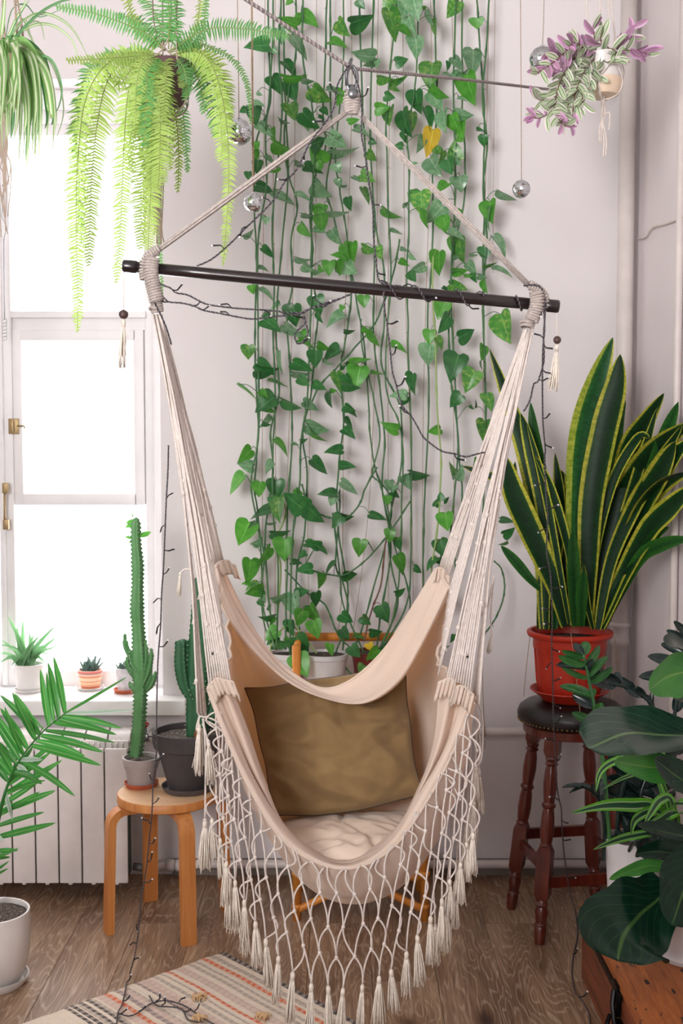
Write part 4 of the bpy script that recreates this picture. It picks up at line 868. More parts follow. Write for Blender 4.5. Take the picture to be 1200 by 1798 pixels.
# ------------------------------------------------------------------ fairy lights
fx = thing('fairy_lights', 'black twisted fairy light string draped over the hammock bar and down to the floor', 'string lights', PZ(215, 1775, .008))
Z0 = HY - .02
def zf(pts): return [P(*p) if len(p) > 2 else P(p[0], p[1], Z0) for p in pts]
RUNS = [
 [(616, 112), (608, 122), (592, 152), (588, 185), (572, 215), (545, 250), (521, 298), (500, 320), (482, 350), (455, 378), (428, 404), (402, 430), (372, 455), (346, 467)],
 [(616, 112), (622, 130), (632, 160), (636, 200), (635, 235), (642, 275), (648, 320), (655, 365), (656, 410), (660, 450), (665, 490), (680, 500), (704, 502)],
 [(258, 478), (272, 492), (285, 500), (300, 506), (309, 514), (330, 518), (355, 531), (372, 536), (412, 541), (440, 543), (474, 545), (500, 548), (530, 549), (548, 541), (575, 531), (598, 524), (618, 516)],
 [(256, 498), (270, 515), (286, 521), (296, 530), (318, 532), (340, 537), (358, 545), (385, 550), (415, 556), (440, 560), (458, 559), (490, 555), (525, 552), (545, 542), (580, 532), (612, 518)],
 [(533, 552), (537, 566), (528, 575), (519, 585), (519, 597), (525, 604), (536, 596), (541, 580), (536, 566), (533, 552)],
 [(674, 512), (676, 545), (679, 563), (684, 600), (689, 650), (696, 675), (702, 700), (709, 716), (722, 730), (734, 750), (742, 765), (752, 775), (776, 792), (800, 797), (818, 802), (835, 798), (852, 794)],
 [(256, 498), (268, 525), (280, 548), (292, 575), (301, 605, 2.81)],
 [(296, 782, 3.0), (295, 826, 3.02), (292, 880, 3.04), (290, 930, 3.06), (287, 1000, 3.1), (284, 1040, 3.12), (282, 1100, 3.15), (278, 1150, 3.18), (276, 1205, 3.2), (275, 1265, 3.23), (275, 1320, 3.26), (269, 1375, 3.3), (267, 1425, 3.32), (262, 1475, 3.36), (257, 1525, 3.4), (248, 1580, 3.43), (243, 1635, 3.45), (236, 1680, 3.47), (222, 1725, 3.49)],
 [(920, 502), (935, 500), (950, 505), (958, 530), (957, 560), (955, 590), (956, 628), (953, 645), (945, 670), (938, 674), (932, 700), (925, 715), (920, 722)],
 [(955, 540), (957, 575), (954, 610), (953, 650), (953, 700, 2.83), (954, 745, 2.88), (958, 790, 2.93), (957, 800, 2.95), (958, 850, 3.0), (962, 910, 3.06), (960, 968, 3.12), (967, 1010, 3.18), (970, 1085, 3.26), (969, 1133, 3.32), (971, 1190, 3.40), (972, 1250, 3.44), (974, 1300, 3.48), (979, 1385, 3.54), (986, 1420, 3.56), (987, 1445, 3.58), (991, 1500, 3.62), (1000, 1560, 3.66), (1011, 1600, 3.69)],
]
fl_cab = MB(); pr_ = []
for r_ in RUNS:
    w3 = cr(zf(r_), 4); twist(fl_cab, w3, .0013, .0013, .011, 2, 4, 5); pr_.append(along(w3, .07))
def fz(pts, z=.012): return [PZ(x_, y_, z) for x_, y_ in pts]
FLR = [[(222, 1725), (220, 1740), (214, 1765), (207, 1778), (204, 1800), (190, 1830)], [(207, 1778), (225, 1784), (243, 1778), (262, 1764), (285, 1757), (300, 1758), (322, 1765), (340, 1776), (360, 1790), (400, 1810)], [(1011, 1600), (1015, 1640), (1007, 1680), (1005, 1710), (1010, 1740), (1022, 1757), (1033, 1775), (1037, 1800), (1036, 1840)],
       [(262, 1748), (275, 1765), (300, 1768), (320, 1772), (330, 1790), (350, 1795)]]
for i_, r_ in enumerate(FLR):
    w3 = cr([PZ(x_, y_, .012 if i_ != 2 else .004) for x_, y_ in r_], 4)
    if i_ == 0: w3[0] = P(222, 1725, 3.49); 
    if i_ == 2: w3[0] = P(1011, 1600, 3.69)
    twist(fl_cab, w3, .0013, .0013, .011, 2, 4, 5); pr_.append(along(w3, .07 if i_ != 2 else .25))
# turns round the bar
for (xa, xb, turns, ph) in ((664, 764, 2.0, 0), (800, 850, 1.2, 1.5), (905, 925, .8, 2)):
    hp = []
    for i_ in range(50):
        t = i_ / 49; px_ = xa + (xb - xa) * t; py_ = 467 + (538 - 467) * (px_ - 219) / 760; c_ = P(px_, py_, HY); a = ph + turns * 2 * math.pi * t
        hp.append(c_ + Vector((0, math.cos(a) * .0172, math.sin(a) * .0172)))
    twist(fl_cab, hp, .0013, .0013, .011, 2, 4, 5); pr_.append(along(hp, .05))
fl_cab.build('cable', (m_black, m_black2), fx)
def bulb_mesh(seed):
    random.seed(seed); b_ = MB(); b_.tube([(0, 0, 0), (.006, 0, .001 * rnd(-3, 3)), (.012, .002, .004 * rnd(-1, 1)), (.026, .004 * rnd(-1, 1), .012 * rnd(-1, 1))], [.0014, .0015, .002, .0022], 6)
    b_.cur = 1; e_ = b_.v[-1] if False else Vector((.026, 0, 0)); last = b_.v[-6:]; c_ = sum((Vector(v) for v in last), Vector()) / 6; b_.sphere(c_, .0024, 6, 5, (1.3, 1, 1)); return b_.mesh('bulb', mats=(m_black, m_led))
BM = [bulb_mesh(s_) for s_ in (31, 32, 33, 34)]; random.seed(40)
for pts in pr_:
    for p in pts[1:-1]:
        if random.random() < .15: continue
        a = rnd(-1.1, 1.1) + (math.pi if random.random() < .4 else 0); inst(random.choice(BM), 'bulb', fx, Matrix.Translation(p + Vector((0, -.001, .004 if p.z < .05 else 0))) @ Matrix.Rotation(a if p.z > .05 else -abs(rnd(.2, 1)), 4, 'Y') @ Matrix.Rotation(rnd(-.4, .4), 4, 'Z') @ Matrix.Scale(rnd(.85, 1.15), 4))

# ------------------------------------------------------------------ mirror balls
random.seed(50)
def disco(px, py, rp, Y, label, topx=None, thick=0):
    c = P(px, py, Y); R = rp * Y / F_PX; t = thing('mirror_ball', label, 'mirror ball', c + Vector((0, 0, -R)))
    MB().sphere(c, R * .965, 20, 14).build('core', m_core, t); g = MB(); nl = max(10, int(R / .0026)) if R < .03 else 16
    nl = 14 if rp < 18 else 17
    for i in range(nl):
        t0, t1 = math.pi * i / nl, math.pi * (i + 1) / nl; nn = max(4, int(2 * nl * math.sin((t0 + t1) / 2)))
        for k in range(nn):
            a0, a1 = 2 * math.pi * (k + .06) / nn, 2 * math.pi * (k + .94) / nn; m0, m1 = t0 + .06 * (t1 - t0), t1 - .06 * (t1 - t0); jt = Vector((rnd(-.05, .05), rnd(-.05, .05), rnd(-.05, .05))); b_ = len(g.v)
            cv = Vector((math.sin((t0 + t1) / 2) * math.cos((a0 + a1) / 2), math.sin((t0 + t1) / 2) * math.sin((a0 + a1) / 2), math.cos((t0 + t1) / 2)))
            for (th, a) in ((m0, a0), (m1, a0), (m1, a1), (m0, a1)):
                d = Vector((math.sin(th) * math.cos(a), math.sin(th) * math.sin(a), math.cos(th))); g.v.append(c + d * R + cv * R * (d - cv).dot(jt) * 1.5)
            g.face((b_, b_ + 1, b_ + 2, b_ + 3))
    tag(g.build('mirror_tiles', m_mirror, t, smooth=False), kind='stuff')
    MB().lathe([(0, R * 1.12), (R * .12, R * 1.1), (R * .2, R * .98), (R * .22, R * .94)], c, 10).build('hanging_cap', m_core, t)
    q_ = MB(); tp = P(topx or px, -60, Y); q_.tube([c + Vector((0, 0, R * 1.1)), c.lerp(tp, .4) + Vector((.001, 0, 0)), tp], .0011, 5)
    if thick: twist(q_, [c + Vector((0, 0, R * 1.5 + .02)), c.lerp(tp, .5), tp], .0016, .0016, .02, 3, 4)
    q_.build('string', m_twine, t)
disco(420, 232, 22.5, 3.25, 'larger mirror ball at left hanging beside the fern', 416)
disco(445, 356, 16.5, 3.3, 'small mirror ball hanging just above the left suspension cord', 442, 1)
disco(916, 332, 15.5, 3.6, 'smallest mirror ball hanging alone on a thin string before the bare wall', 914)
disco(953, 104, 22, 3.8, 'large mirror ball at top right, left of the purple trailing plant', 957)

# ------------------------------------------------------------------ hanging fern
random.seed(60)
FYD = 3.1; fc = P(298, 150, FYD)
fern = thing('hanging_fern', 'large pale green fern with long drooping fronds in a dark hanging pot', 'hanging plant', P(298, 185, FYD))
zb = P(298, 186, FYD).z - 0
R_ = 38 * FYD / F_PX; hh = P(298, 108, FYD).z - zb
prof_pot = [(0, 0), (R_ * .55, 0), (R_ * .85, hh * .2), (R_, hh * .5), (R_ * .98, hh * .8), (R_ * .9, hh), (R_ * .84, hh), (R_ * .8, hh * .85), (0, hh * .85)]
MB().lathe(prof_pot, Vector((fc.x, fc.y, zb)), 28).build('pot', m_purple, fern, auto=40)
MB().lathe([(0, hh * .87), (R_ * .8, hh * .87)], Vector((fc.x, fc.y, zb)), 20).build('soil', m_soil, fern)
hg = MB(); tp = P(258, -120, 2.95); base_ = Vector((fc.x, fc.y, zb))
for k in range(4):
    a = .5 + k * math.pi / 2; rim_ = base_ + Vector((math.cos(a) * R_ * 1.03, math.sin(a) * R_ * 1.03, hh * .85)); mid_ = base_ + Vector((math.cos(a + .4) * R_ * 1.04, math.sin(a + .4) * R_ * 1.04, hh * .3))
    for s_ in (-.15, .15):
        m2_ = base_ + Vector((math.cos(a + .4 + s_) * R_ * 1.03, math.sin(a + .4 + s_) * R_ * 1.03, hh * .5)); bt = base_ + Vector((0, 0, -.035)); hg.tube(cr([P(270 + 14 * k, -80, 3.08), P(274 + 12 * k, 60, 3.09), rim_, m2_, mid_ + Vector((0, 0, -hh * .28)), bt], 5), .0018, 5)
for k in range(12):
    x_ = base_ + Vector((rnd(-.004, .004), rnd(-.004, .004), -.035)); L_ = rnd(.30, .38); hg.tube(cr([x_, P(280 + rnd(-8, 6), 260, FYD), P(276 + rnd(-9, 12), 330, FYD), P(280 + rnd(-10, 12), 380 + rnd(0, 60), FYD)], 5), .0017, 5)
hg.sphere(base_ + Vector((0, 0, -.035)), .009, 8, 6); hg.build('macrame_hanger', m_root, fern)
def fernfrond(pts, wpx, green=0, dz=0, tipw=.3, droop=.35, pre=0):
    Y0 = FYD; n_ = len(pts); w3 = [P(x_, y_, Y0 + dz * (i / (n_ - 1)) + pre * (1 if i else .4)) for i, (x_, y_) in enumerate(pts)]; w3 = along(cr(w3, 8), 5.2 * FYD / F_PX); m_ = MB(); m_.cur = 1; m_.tube(w3, [.0015 - .001 * i / len(w3) for i in range(len(w3))], 4); m_.cur = 0
    N = len(w3); hw = wpx / 2 * FYD / F_PX; nn_ = None
    vn = (Vector((rnd(-.5, .5), -1, rnd(-.1, .4)))).normalized()
    for i in range(3, N - 1):
        t = (w3[i + 1] - w3[i - 1]).normalized(); q = i / N; side = t.cross(vn); side = side.normalized() if side.length > .1 else Vector((1, 0, 0)); w_ = hw * min(1, .25 + q * 6) * (1 if q < .55 else 1 - (1 - tipw) * (q - .55) / .45) * rnd(.88, 1.1) * min(1, (1 - q) * 12 + .2)
        for sg in (-1, 1):
            p0 = w3[i] + t * (.0012 * sg); d = (side * sg + t * .18 + Vector((0, 0, -droop * rnd(.2, 1.2))) + vn * rnd(-.5, .5)).normalized(); a_ = p0; wl = .0056 * rnd(.85, 1.15); u_ = t - d * t.dot(d); u_ = u_.normalized() * wl / 2 if u_.length > .05 else Vector((0, 0, wl / 2)); b_ = len(m_.v)
            bend = Vector((0, 0, -w_ * .12))
            m_.v += [a_ - u_ * .9, a_ + u_ * 1.1, a_ + d * w_ * .5 - u_ * .85, a_ + d * w_ * .5 + u_ * .85, a_ + d * w_ + bend]
            m_.face((b_, b_ + 1, b_ + 3, b_ + 2), [(0, 0), (1, 0), (1, .5), (0, .5)]); m_.face((b_ + 2, b_ + 3, b_ + 4), [(0, .5), (1, .5), (.5, 1)])
    m_.build('frond', (m_fernd if green else m_fern, m_fernst), fern, smooth=False)
FR = [([(285, 100), (232, 92), (185, 115), (152, 170), (138, 260), (134, 360), (135, 450), (137, 520), (136, 585)], 44, 0, -.12), ([(282, 100), (225, 105), (190, 140), (172, 210), (162, 300), (158, 380), (155, 470)], 50, 0, -.02), ([(280, 95), (225, 90), (170, 108), (145, 150), (136, 230), (140, 330), (142, 430)], 42, 1, .08),
      ([(282, 105), (245, 125), (226, 160), (218, 250), (214, 350), (210, 430), (204, 500)], 42, 0, -.05), ([(284, 104), (262, 130), (253, 190), (250, 280), (247, 370), (246, 440)], 52, 0, -.15), ([(288, 106), (278, 150), (270, 220), (266, 310), (262, 400), (260, 440)], 52, 0, -.18), ([(290, 108), (285, 150), (282, 210), (280, 300), (276, 330)], 50, 0, -.2), ([(284, 104), (266, 115), (245, 150), (232, 220), (228, 300)], 46, 0, .0),
      ([(296, 104), (302, 160), (312, 230), (314, 290), (312, 340)], 28, 0, .05), ([(300, 104), (315, 160), (325, 230), (330, 305)], 26, 1, .08), ([(298, 98), (345, 90), (375, 120), (394, 190), (402, 270), (400, 360), (392, 468)], 30, 0, -.08), ([(300, 98), (345, 90), (370, 130), (385, 190), (390, 250), (388, 285)], 50, 0, -.04), ([(300, 98), (340, 95), (360, 130), (372, 180), (380, 240)], 44, 1, .05), ([(300, 98), (340, 85), (376, 110), (398, 160), (404, 215)], 40, 0, .1),
      ([(298, 92), (330, 68), (370, 50), (420, 50), (465, 56), (510, 64)], 40, 1, -.12), ([(296, 90), (330, 75), (375, 85), (410, 105), (432, 140), (438, 175), (441, 220)], 15, 1, -.08), ([(290, 90), (262, 62), (215, 40), (160, 22), (95, 10)], 34, 1, -.05), ([(288, 88), (245, 55), (228, 15), (216, -30)], 28, 0, 0), ([(296, 86), (298, 40), (296, 0), (292, -50)], 44, 1, -.1), ([(300, 86), (310, 40), (306, 0), (302, -40)], 36, 1, 0),
      ([(304, 88), (340, 60), (350, 20), (353, -30)], 24, 0, .05), ([(290, 88), (280, 40), (262, 10), (240, -30)], 40, 1, .05), ([(312, 104), (328, 118), (332, 145), (326, 168)], 28, 1, -.12), ([(308, 104), (322, 130), (318, 155)], 22, 0, -.14), ([(285, 96), (220, 100), (160, 104), (115, 106)], 26, 0, -.1), ([(290, 90), (250, 40), (225, 30), (200, 26)], 26, 1, .05), ([(280, 98), (240, 110), (210, 150), (200, 130)], 30, 0, -.06),
      ([(296, 100), (335, 110), (352, 150), (360, 200)], 36, 1, 0), ([(292, 104), (290, 140), (300, 170), (298, 250), (300, 300)], 26, 0, .1), ([(300, 92), (335, 80), (355, 55), (362, 10), (365, -20)], 18, 1, .02), ([(288, 100), (256, 120), (248, 200), (262, 300), (266, 350), (272, 412)], 30, 0, .1), ([(288, 100), (262, 140), (268, 240), (280, 420), (286, 520)], 16, 1, .12)]
for pts, w_, g_ in (([(282, 96), (274, 130), (268, 190), (266, 260), (264, 330)], 46, 0), ([(288, 98), (284, 135), (282, 190), (280, 250), (272, 320)], 44, 0), ([(280, 98), (262, 120), (256, 180), (254, 260)], 44, 1), ([(308, 100), (322, 118), (328, 150), (324, 178)], 30, 1), ([(276, 98), (250, 112), (240, 150), (238, 220)], 40, 0), ([(292, 96), (292, 130), (290, 170), (286, 215)], 36, 0)): fernfrond(pts, w_ * 1.0, g_, -.03, .35, .3, -.085)
for pts, w_, g_, dz in FR: fernfrond(pts, w_ * (1.22 if not g_ else 1.1), g_, dz, .35, .3)

# ------------------------------------------------------------------ spider plant
random.seed(61)
SY = 3.0; sp0 = P(8, 92, SY)
spd = thing('hanging_spider_plant', 'striped spider plant with arching leaves hanging at the top left corner', 'hanging plant', P(8, 185, SY))
zb = P(8, 182, SY).z; hh = P(8, 100, SY).z - zb; R_ = 27 * SY / F_PX
MB().lathe([(0, 0), (R_ * .8, 0), (R_ * .95, hh * .5), (R_, hh), (R_ * .93, hh), (R_ * .9, hh * .85), (0, hh * .85)], Vector((sp0.x, sp0.y, zb)), 24).build('pot', m_beige, spd, auto=40)
MB().lathe([(R_ * .9, -.012), (R_ * 1.08, .004), (R_ * 1.1, .012), (R_, .006), (0, .0)], Vector((sp0.x, sp0.y, zb)), 24).build('saucer', m_beige, spd)
hg = MB()
for (x0, x1, x2) in ((22, 34, 32), (12, 8, -14), (4, 12, 30), (18, 44, 34)):
    twist(hg, cr([P(x0, -60, SY), P(x1 - 4, 60, SY), P(x2, 150, SY - .02), P(x2 * .6 + 2, 182, SY - .03), P(6, 196, SY)], 4), .0018, .0018, .014, 2, 4)
for k in range(18): hg.tube(cr([P(6, 194, SY), P(2 + rnd(-4, 12), 250, SY), P(rnd(-6, 20), 290 + rnd(-10, 30), SY), P(rnd(0, 14), rnd(300, 430), SY)], 5), .0012, 4)
hg.build('macrame_hanger', m_root, spd)
SL = [([(8, 90), (60, 32), (110, 2), (165, -4)], 7, 1), ([(5, 85), (40, 38), (80, 24), (125, 48), (153, 97)], 6, 0), ([(10, 85), (50, 48), (90, 44), (126, 70), (138, 108)], 5, 0), ([(10, 88), (45, 45), (70, 40), (78, 72)], 4, 0), ([(5, 85), (30, 30), (42, 10), (50, -10)], 5, 0), ([(0, 85), (5, 40), (8, 0), (10, -40)], 7, 0), ([(12, 85), (26, 45), (38, 22), (52, 0)], 6, 1), ([(8, 85), (20, 20), (45, 8), (70, 30), (120, 10)], 3, 1),
      ([(15, 80), (55, 95), (90, 105), (108, 150), (104, 185), (93, 203)], 4, 1), ([(15, 80), (60, 84), (95, 120), (112, 190), (100, 240), (88, 260)], 3, 0), ([(12, 90), (40, 35), (52, 60), (68, 95)], 6, 0)]
for i in range(34):
    bx = rnd(0, 32); tx = rnd(2, 96) if i % 3 else rnd(40, 84); ty = rnd(200, 310) - abs(tx - 50) * .8; SL.append(([(bx * .5 + 4, 88), (bx * .8 + tx * .25, 70 + rnd(-4, 8)), (bx * .2 + tx * .85, 115 + rnd(-12, 20)), (tx + 4, 185 + rnd(-10, 20)), (tx, ty)], rnd(10, 15), 0 if i % 4 else 1))
for k in range(12):
    bx = rnd(-4, 24); SL.append(([(bx, 90), (bx + rnd(-3, 6), 74), (bx + rnd(0, 12), 110), (bx + rnd(0, 16), 160), (bx + rnd(-6, 16), rnd(185, 262))], rnd(9, 13), 2))
for pts, w_, g_ in SL:
    dz = rnd(-.12, .08) if g_ < 2 else rnd(-.1, -.05); pre = -.06 if g_ == 2 else 0; g_ = g_ % 2; n_ = len(pts); w3 = cr([P(x_, y_, SY + dz * i / (n_ - 1) + pre) for i, (x_, y_) in enumerate(pts)], 5); W_ = w_ * SY / F_PX
    MB().blade(w3, lambda q: W_ * (.55 + .45 * min(1, q * 3)) * (1 - max(0, q - .35) / .65) ** .7 + .0005, Vector((rnd(-.7, .7), -1, rnd(-.2, .4))), .22).build('leaf', m_spiderg if g_ else m_spider, spd)

# ------------------------------------------------------------------ trailing inch plant
random.seed(62)
TY = 3.45; tc = P(1060, 130, TY); zb = P(1060, 168, TY).z; pxm = TY / F_PX
trd = thing('hanging_inch_plant', 'purple and white striped trailing plant in a hanging macrame pot at top right', 'hanging plant', P(1060, 170, TY))
cb = Vector((tc.x, tc.y, zb))
MB().lathe([(0, .02), (27 * pxm, .02), (33 * pxm, 66 * pxm), (34 * pxm, 68 * pxm), (30 * pxm, 68 * pxm), (29 * pxm, 60 * pxm), (0, 60 * pxm)], cb, 28).build('pot', m_whitepot, trd, auto=40)
MB().lathe([(0, 0), (26 * pxm, 0), (31 * pxm, 10 * pxm), (32 * pxm, 27 * pxm), (29.5 * pxm, 27 * pxm), (28 * pxm, 4 * pxm)], cb, 28).build('saucer', m_beige, trd, auto=40)
MB().lathe([(0, 61 * pxm), (29 * pxm, 61 * pxm)], cb, 18).build('soil', m_soil, trd)
hg = MB()
for k in range(4):
    a = .35 + k * math.pi / 2
    for s_ in (-.25, .25):
        tp_ = P((1036, 1058, 1062, 1066)[k] + s_ * 4, -60, TY); rm = cb + Vector((math.cos(a) * 35 * pxm, math.sin(a) * 35 * pxm, 60 * pxm)); md_ = cb + Vector((math.cos(a + s_ * 3) * 33 * pxm, math.sin(a + s_ * 3) * 33 * pxm, 22 * pxm)); hg.tube(cr([tp_, P((1034, 1052, 1068, 1078)[k], 40, TY), rm, md_, cb + Vector((math.cos(a + s_ * 3) * 24 * pxm, math.sin(a + s_ * 3) * 24 * pxm, -.002)), cb + Vector((0, 0, -.012))], 5), .0021, 5)
hg.tube([cb + Vector((0, 0, .0)), cb + Vector((0, 0, -.03))], .006, 8)
for (x_, y_) in ((1060, 276), (1064, 274), (1056, 250), (1070, 228), (1053, 250)): hg.tube(cr([cb + Vector((rnd(-.003, .003), 0, -.01)), P(1058 + rnd(-3, 6), 200, TY), P(x_ + 1, y_ - 30, TY), P(x_, y_, TY)], 5), .0024, 5)
hg.build('macrame_hanger', m_cord, trd)
def trleaf(shape_i):
    b_ = MB(); b_.blade(cr([Vector((0, 0, 0)), Vector((0, .35, .03)), Vector((0, .75, .02)), Vector((0, 1, -.04))], 3), lambda q: .40 * math.sin(math.pi * min(1, .12 + q * .88)) ** .8, Vector((0, 0, 1)), .28, 4); return b_
TLM = [trleaf(0).mesh('leaf', mats=(m_trad[0],)), trleaf(0).mesh('leaf', mats=(m_trad[1],))]
def place(mesh, root, a, b_, w=1.0, face=None, Lf=1.0, name='leaf', roll=None):
    L_ = (b_ - a).length * Lf; y = (b_ - a).normalized(); f_ = Vector(face) if face else (CAM - a).normalized(); f_ = (f_ - y * f_.dot(y)); f_ = f_.normalized() if f_.length > .01 else y.orthogonal().normalized()
    if roll is None: roll = math.acos(min(1, w)) * random.choice((-1, 1))
    f_ = Matrix.Rotation(roll, 3, y) @ f_; x = y.cross(f_); M_ = Matrix(((x.x * L_, y.x * L_, f_.x * L_, a.x), (x.y * L_, y.y * L_, f_.y * L_, a.y), (x.z * L_, y.z * L_, f_.z * L_, a.z), (0, 0, 0, 1)))
    if w > 1: M_ = M_ @ Matrix.Diagonal((w, 1, 1, 1))
    return inst(mesh, name, root, M_)
TST = [([(1052, 92), (1015, 96), (990, 130), (975, 180), (985, 215), (1004, 222)], .3), ([(1050, 90), (1005, 84), (972, 110), (945, 128)], .7), ([(1070, 92), (1092, 78), (1108, 62), (1112, 48)], 1), ([(1075, 92), (1100, 88), (1128, 92), (1138, 95)], 1), ([(1060, 90), (1030, 120), (1012, 160), (1005, 205)], .1), ([(1048, 90), (1045, 70), (1042, 50)], .5), ([(1040, 95), (1005, 120), (985, 160), (960, 176), (945, 174)], .5), ([(1030, 95), (1000, 150), (975, 190), (950, 207), (936, 206)], .5),
       ([(1062, 88), (1055, 72), (1060, 55)], .4), ([(1045, 100), (1030, 140), (1000, 180), (990, 210)], .1), ([(1055, 95), (1065, 110), (1085, 100)], 0), ([(1050, 96), (1040, 120), (1048, 140)], 0), ([(1035, 90), (1010, 75), (1000, 82)], .7), ([(1050, 92), (1075, 85), (1085, 95)], 0), ([(1040, 95), (1015, 105), (1000, 110), (985, 120)], .6), ([(1030, 100), (1020, 140), (1025, 180)], .1), ([(1020, 95), (990, 100), (968, 92)], .8)]
for pts, pur in TST:
    dz = rnd(-.12, .02); n_ = len(pts); w3 = along(cr([P(x_, y_, TY - .03 + dz * i / (n_ - 1)) for i, (x_, y_) in enumerate(pts)], 6), 8.5 * pxm); MB().tube(w3, .0014, 5).build('stem', m_brownstem, trd)
    for i, p in enumerate(w3[1:]):
        q_ = (i + 2) / len(w3); t = (p - w3[i]).normalized(); sg = 1 if i % 2 else -1; per = Vector((t.z, 0, -t.x)) * sg
        for rep in range(2 if i % 3 == 0 else 1):
            d = (per * rnd(.5, 1.1) + t * rnd(.3, 1.1) + Vector((0, rnd(-.6, .3), rnd(-.2, .15)))).normalized(); L_ = rnd(24, 35) * pxm * (1 if q_ < .9 else .8); place(TLM[1 if random.random() < pur * .65 else 0], trd, p, p + d * L_, 1, None, 1, roll=rnd(-.9, .9))
m_terra_chip = m_terra

# ------------------------------------------------------------------ rattan shelf behind the hammock and pothos
random.seed(63)
rs = thing('rattan_shelf', 'bent rattan plant shelf standing behind the hammock', 'shelf', (.065, 4.0, 0))
X0, X1, YA, YB = -.148, .277, 3.88, 4.14
for (x_, y_) in ((X0, YA), (X1, YA), (X0, YB), (X1, YB)):
    MB().tube([(x_, y_, 0), (x_, y_, .92)], .0145, 14).build('post', m_rattan, rs)
    for z_ in (.04, .15, .74): MB().tube([(x_, y_, z_), (x_, y_, z_ + .016)], .0165, 14).build('binding', m_rattan, rs)
r_ = MB()
for z_ in (.146,): r_.tube([(X0, YA, z_), (X1, YA, z_)], .0125, 12); r_.tube([(X0, YB, z_), (X1, YB, z_)], .0125, 12); r_.tube([(X0, YA, z_), (X0, YB, z_)], .0115, 12); r_.tube([(X1, YA, z_), (X1, YB, z_)], .0115, 12)
for z_ in (.72, .905): r_.tube([(X0, YB, z_), (X1, YB, z_)], .015, 12); r_.tube([(X0, YA, z_), (X0, YB, z_)], .0125, 12); r_.tube([(X1, YA, z_), (X1, YB, z_)], .0125, 12)
r_.tube([(X0 - .13, YA, .72), (X1 + .02, YA, .72)], .0125, 12); r_.tube([(X0 - .13, YB, .72), (X0, YB, .72)], .0125, 12); r_.build('rail', m_rattan, rs)
for y_ in (YA, YB):
    b_ = MB(); xm = (X0 + X1) / 2
    b_.tube(cr([(X0, y_, .035), (X0 + .07, y_, .068), (X0 + .14, y_, .103), (xm, y_, .125), (X1 - .14, y_, .103), (X1 - .07, y_, .068), (X1, y_, .035)], 4), .0125, 10); b_.build('arch_brace', m_rattan, rs)
MB().box(X0 + .005, X1 - .005, YA + .005, YB - .005, .15, .160, .002).build('shelf_board', m_rattan, rs, auto=30)
MB().box(X0 - .13, X1 + .02, YA - .005, YB, .728, .740, .002).build('shelf_board', m_rattan, rs, auto=30)

pot_data = [(-.185, 4.03, .062, .048, .13, m_whiteplast, 'trailing pothos in a pale pot at the left end of the rattan shelf'), (-.055, 3.99, .076, .058, .135, m_whiteplast, 'trailing pothos in a white ribbed pot in the middle of the rattan shelf'), (.108, 4.03, .074, .056, .135, m_darkred, 'trailing pothos in a dark red pot on the right of the rattan shelf')]
PT = []
for (x_, y_, rt, rb, h_, mm, lab) in pot_data:
    c_ = Vector((x_, y_, 0)); t = thing('potted_pothos', lab, 'potted plant', Vector((x_, y_, .740))); pot(t, c_, rt, rb, h_, mm, .010, .004, .7405, .93, .002); PT.append(t)
def leafshape(seed, bend, fold, asym=0):
    random.seed(seed); T = [(-.10, .26, .10), (-.06, .40, .02), (.06, .48, 0), (.22, .47, 0), (.40, .41, 0), (.58, .32, 0), (.76, .19, 0), (.90, .08, 0), (1.0, .004, 0)]; b_ = MB(); A_ = (-1, -.55, 0, .55, 1)
    for (y_, hw, _) in T:
        for a in A_:
            yy = y_ if a else max(y_, 0 if y_ < 0 else y_)
            if abs(a) < .9 and y_ < 0: yy = y_ * (1.0 if abs(a) > .3 else -.1)
            s_ = max(0, yy); b_.v.append(Vector((a * hw * (1 + asym * a * .15), yy, -bend * s_ * s_ + fold * abs(a) * hw + .015 * math.sin(5 * s_ + a * 3 + seed)))); 
    n_ = len(A_); us = [(a + 1) / 2 for a in A_]
    for i in range(len(T) - 1):
        for k in range(n_ - 1): q = i * n_ + k; b_.face((q, q + 1, q + n_ + 1, q + n_), [(us[k], T[i][0]), (us[k + 1], T[i][0]), (us[k + 1], T[i + 1][0]), (us[k], T[i + 1][0])])
    return b_
PLM = [[leafshape(s_, be, fo, 1).mesh('leaf', mats=(LM[k],)) for s_, be, fo in ((1, .12, .12), (2, .25, .3), (3, .35, .08), (4, .05, .2))] for k in range(5)]
random.seed(64)
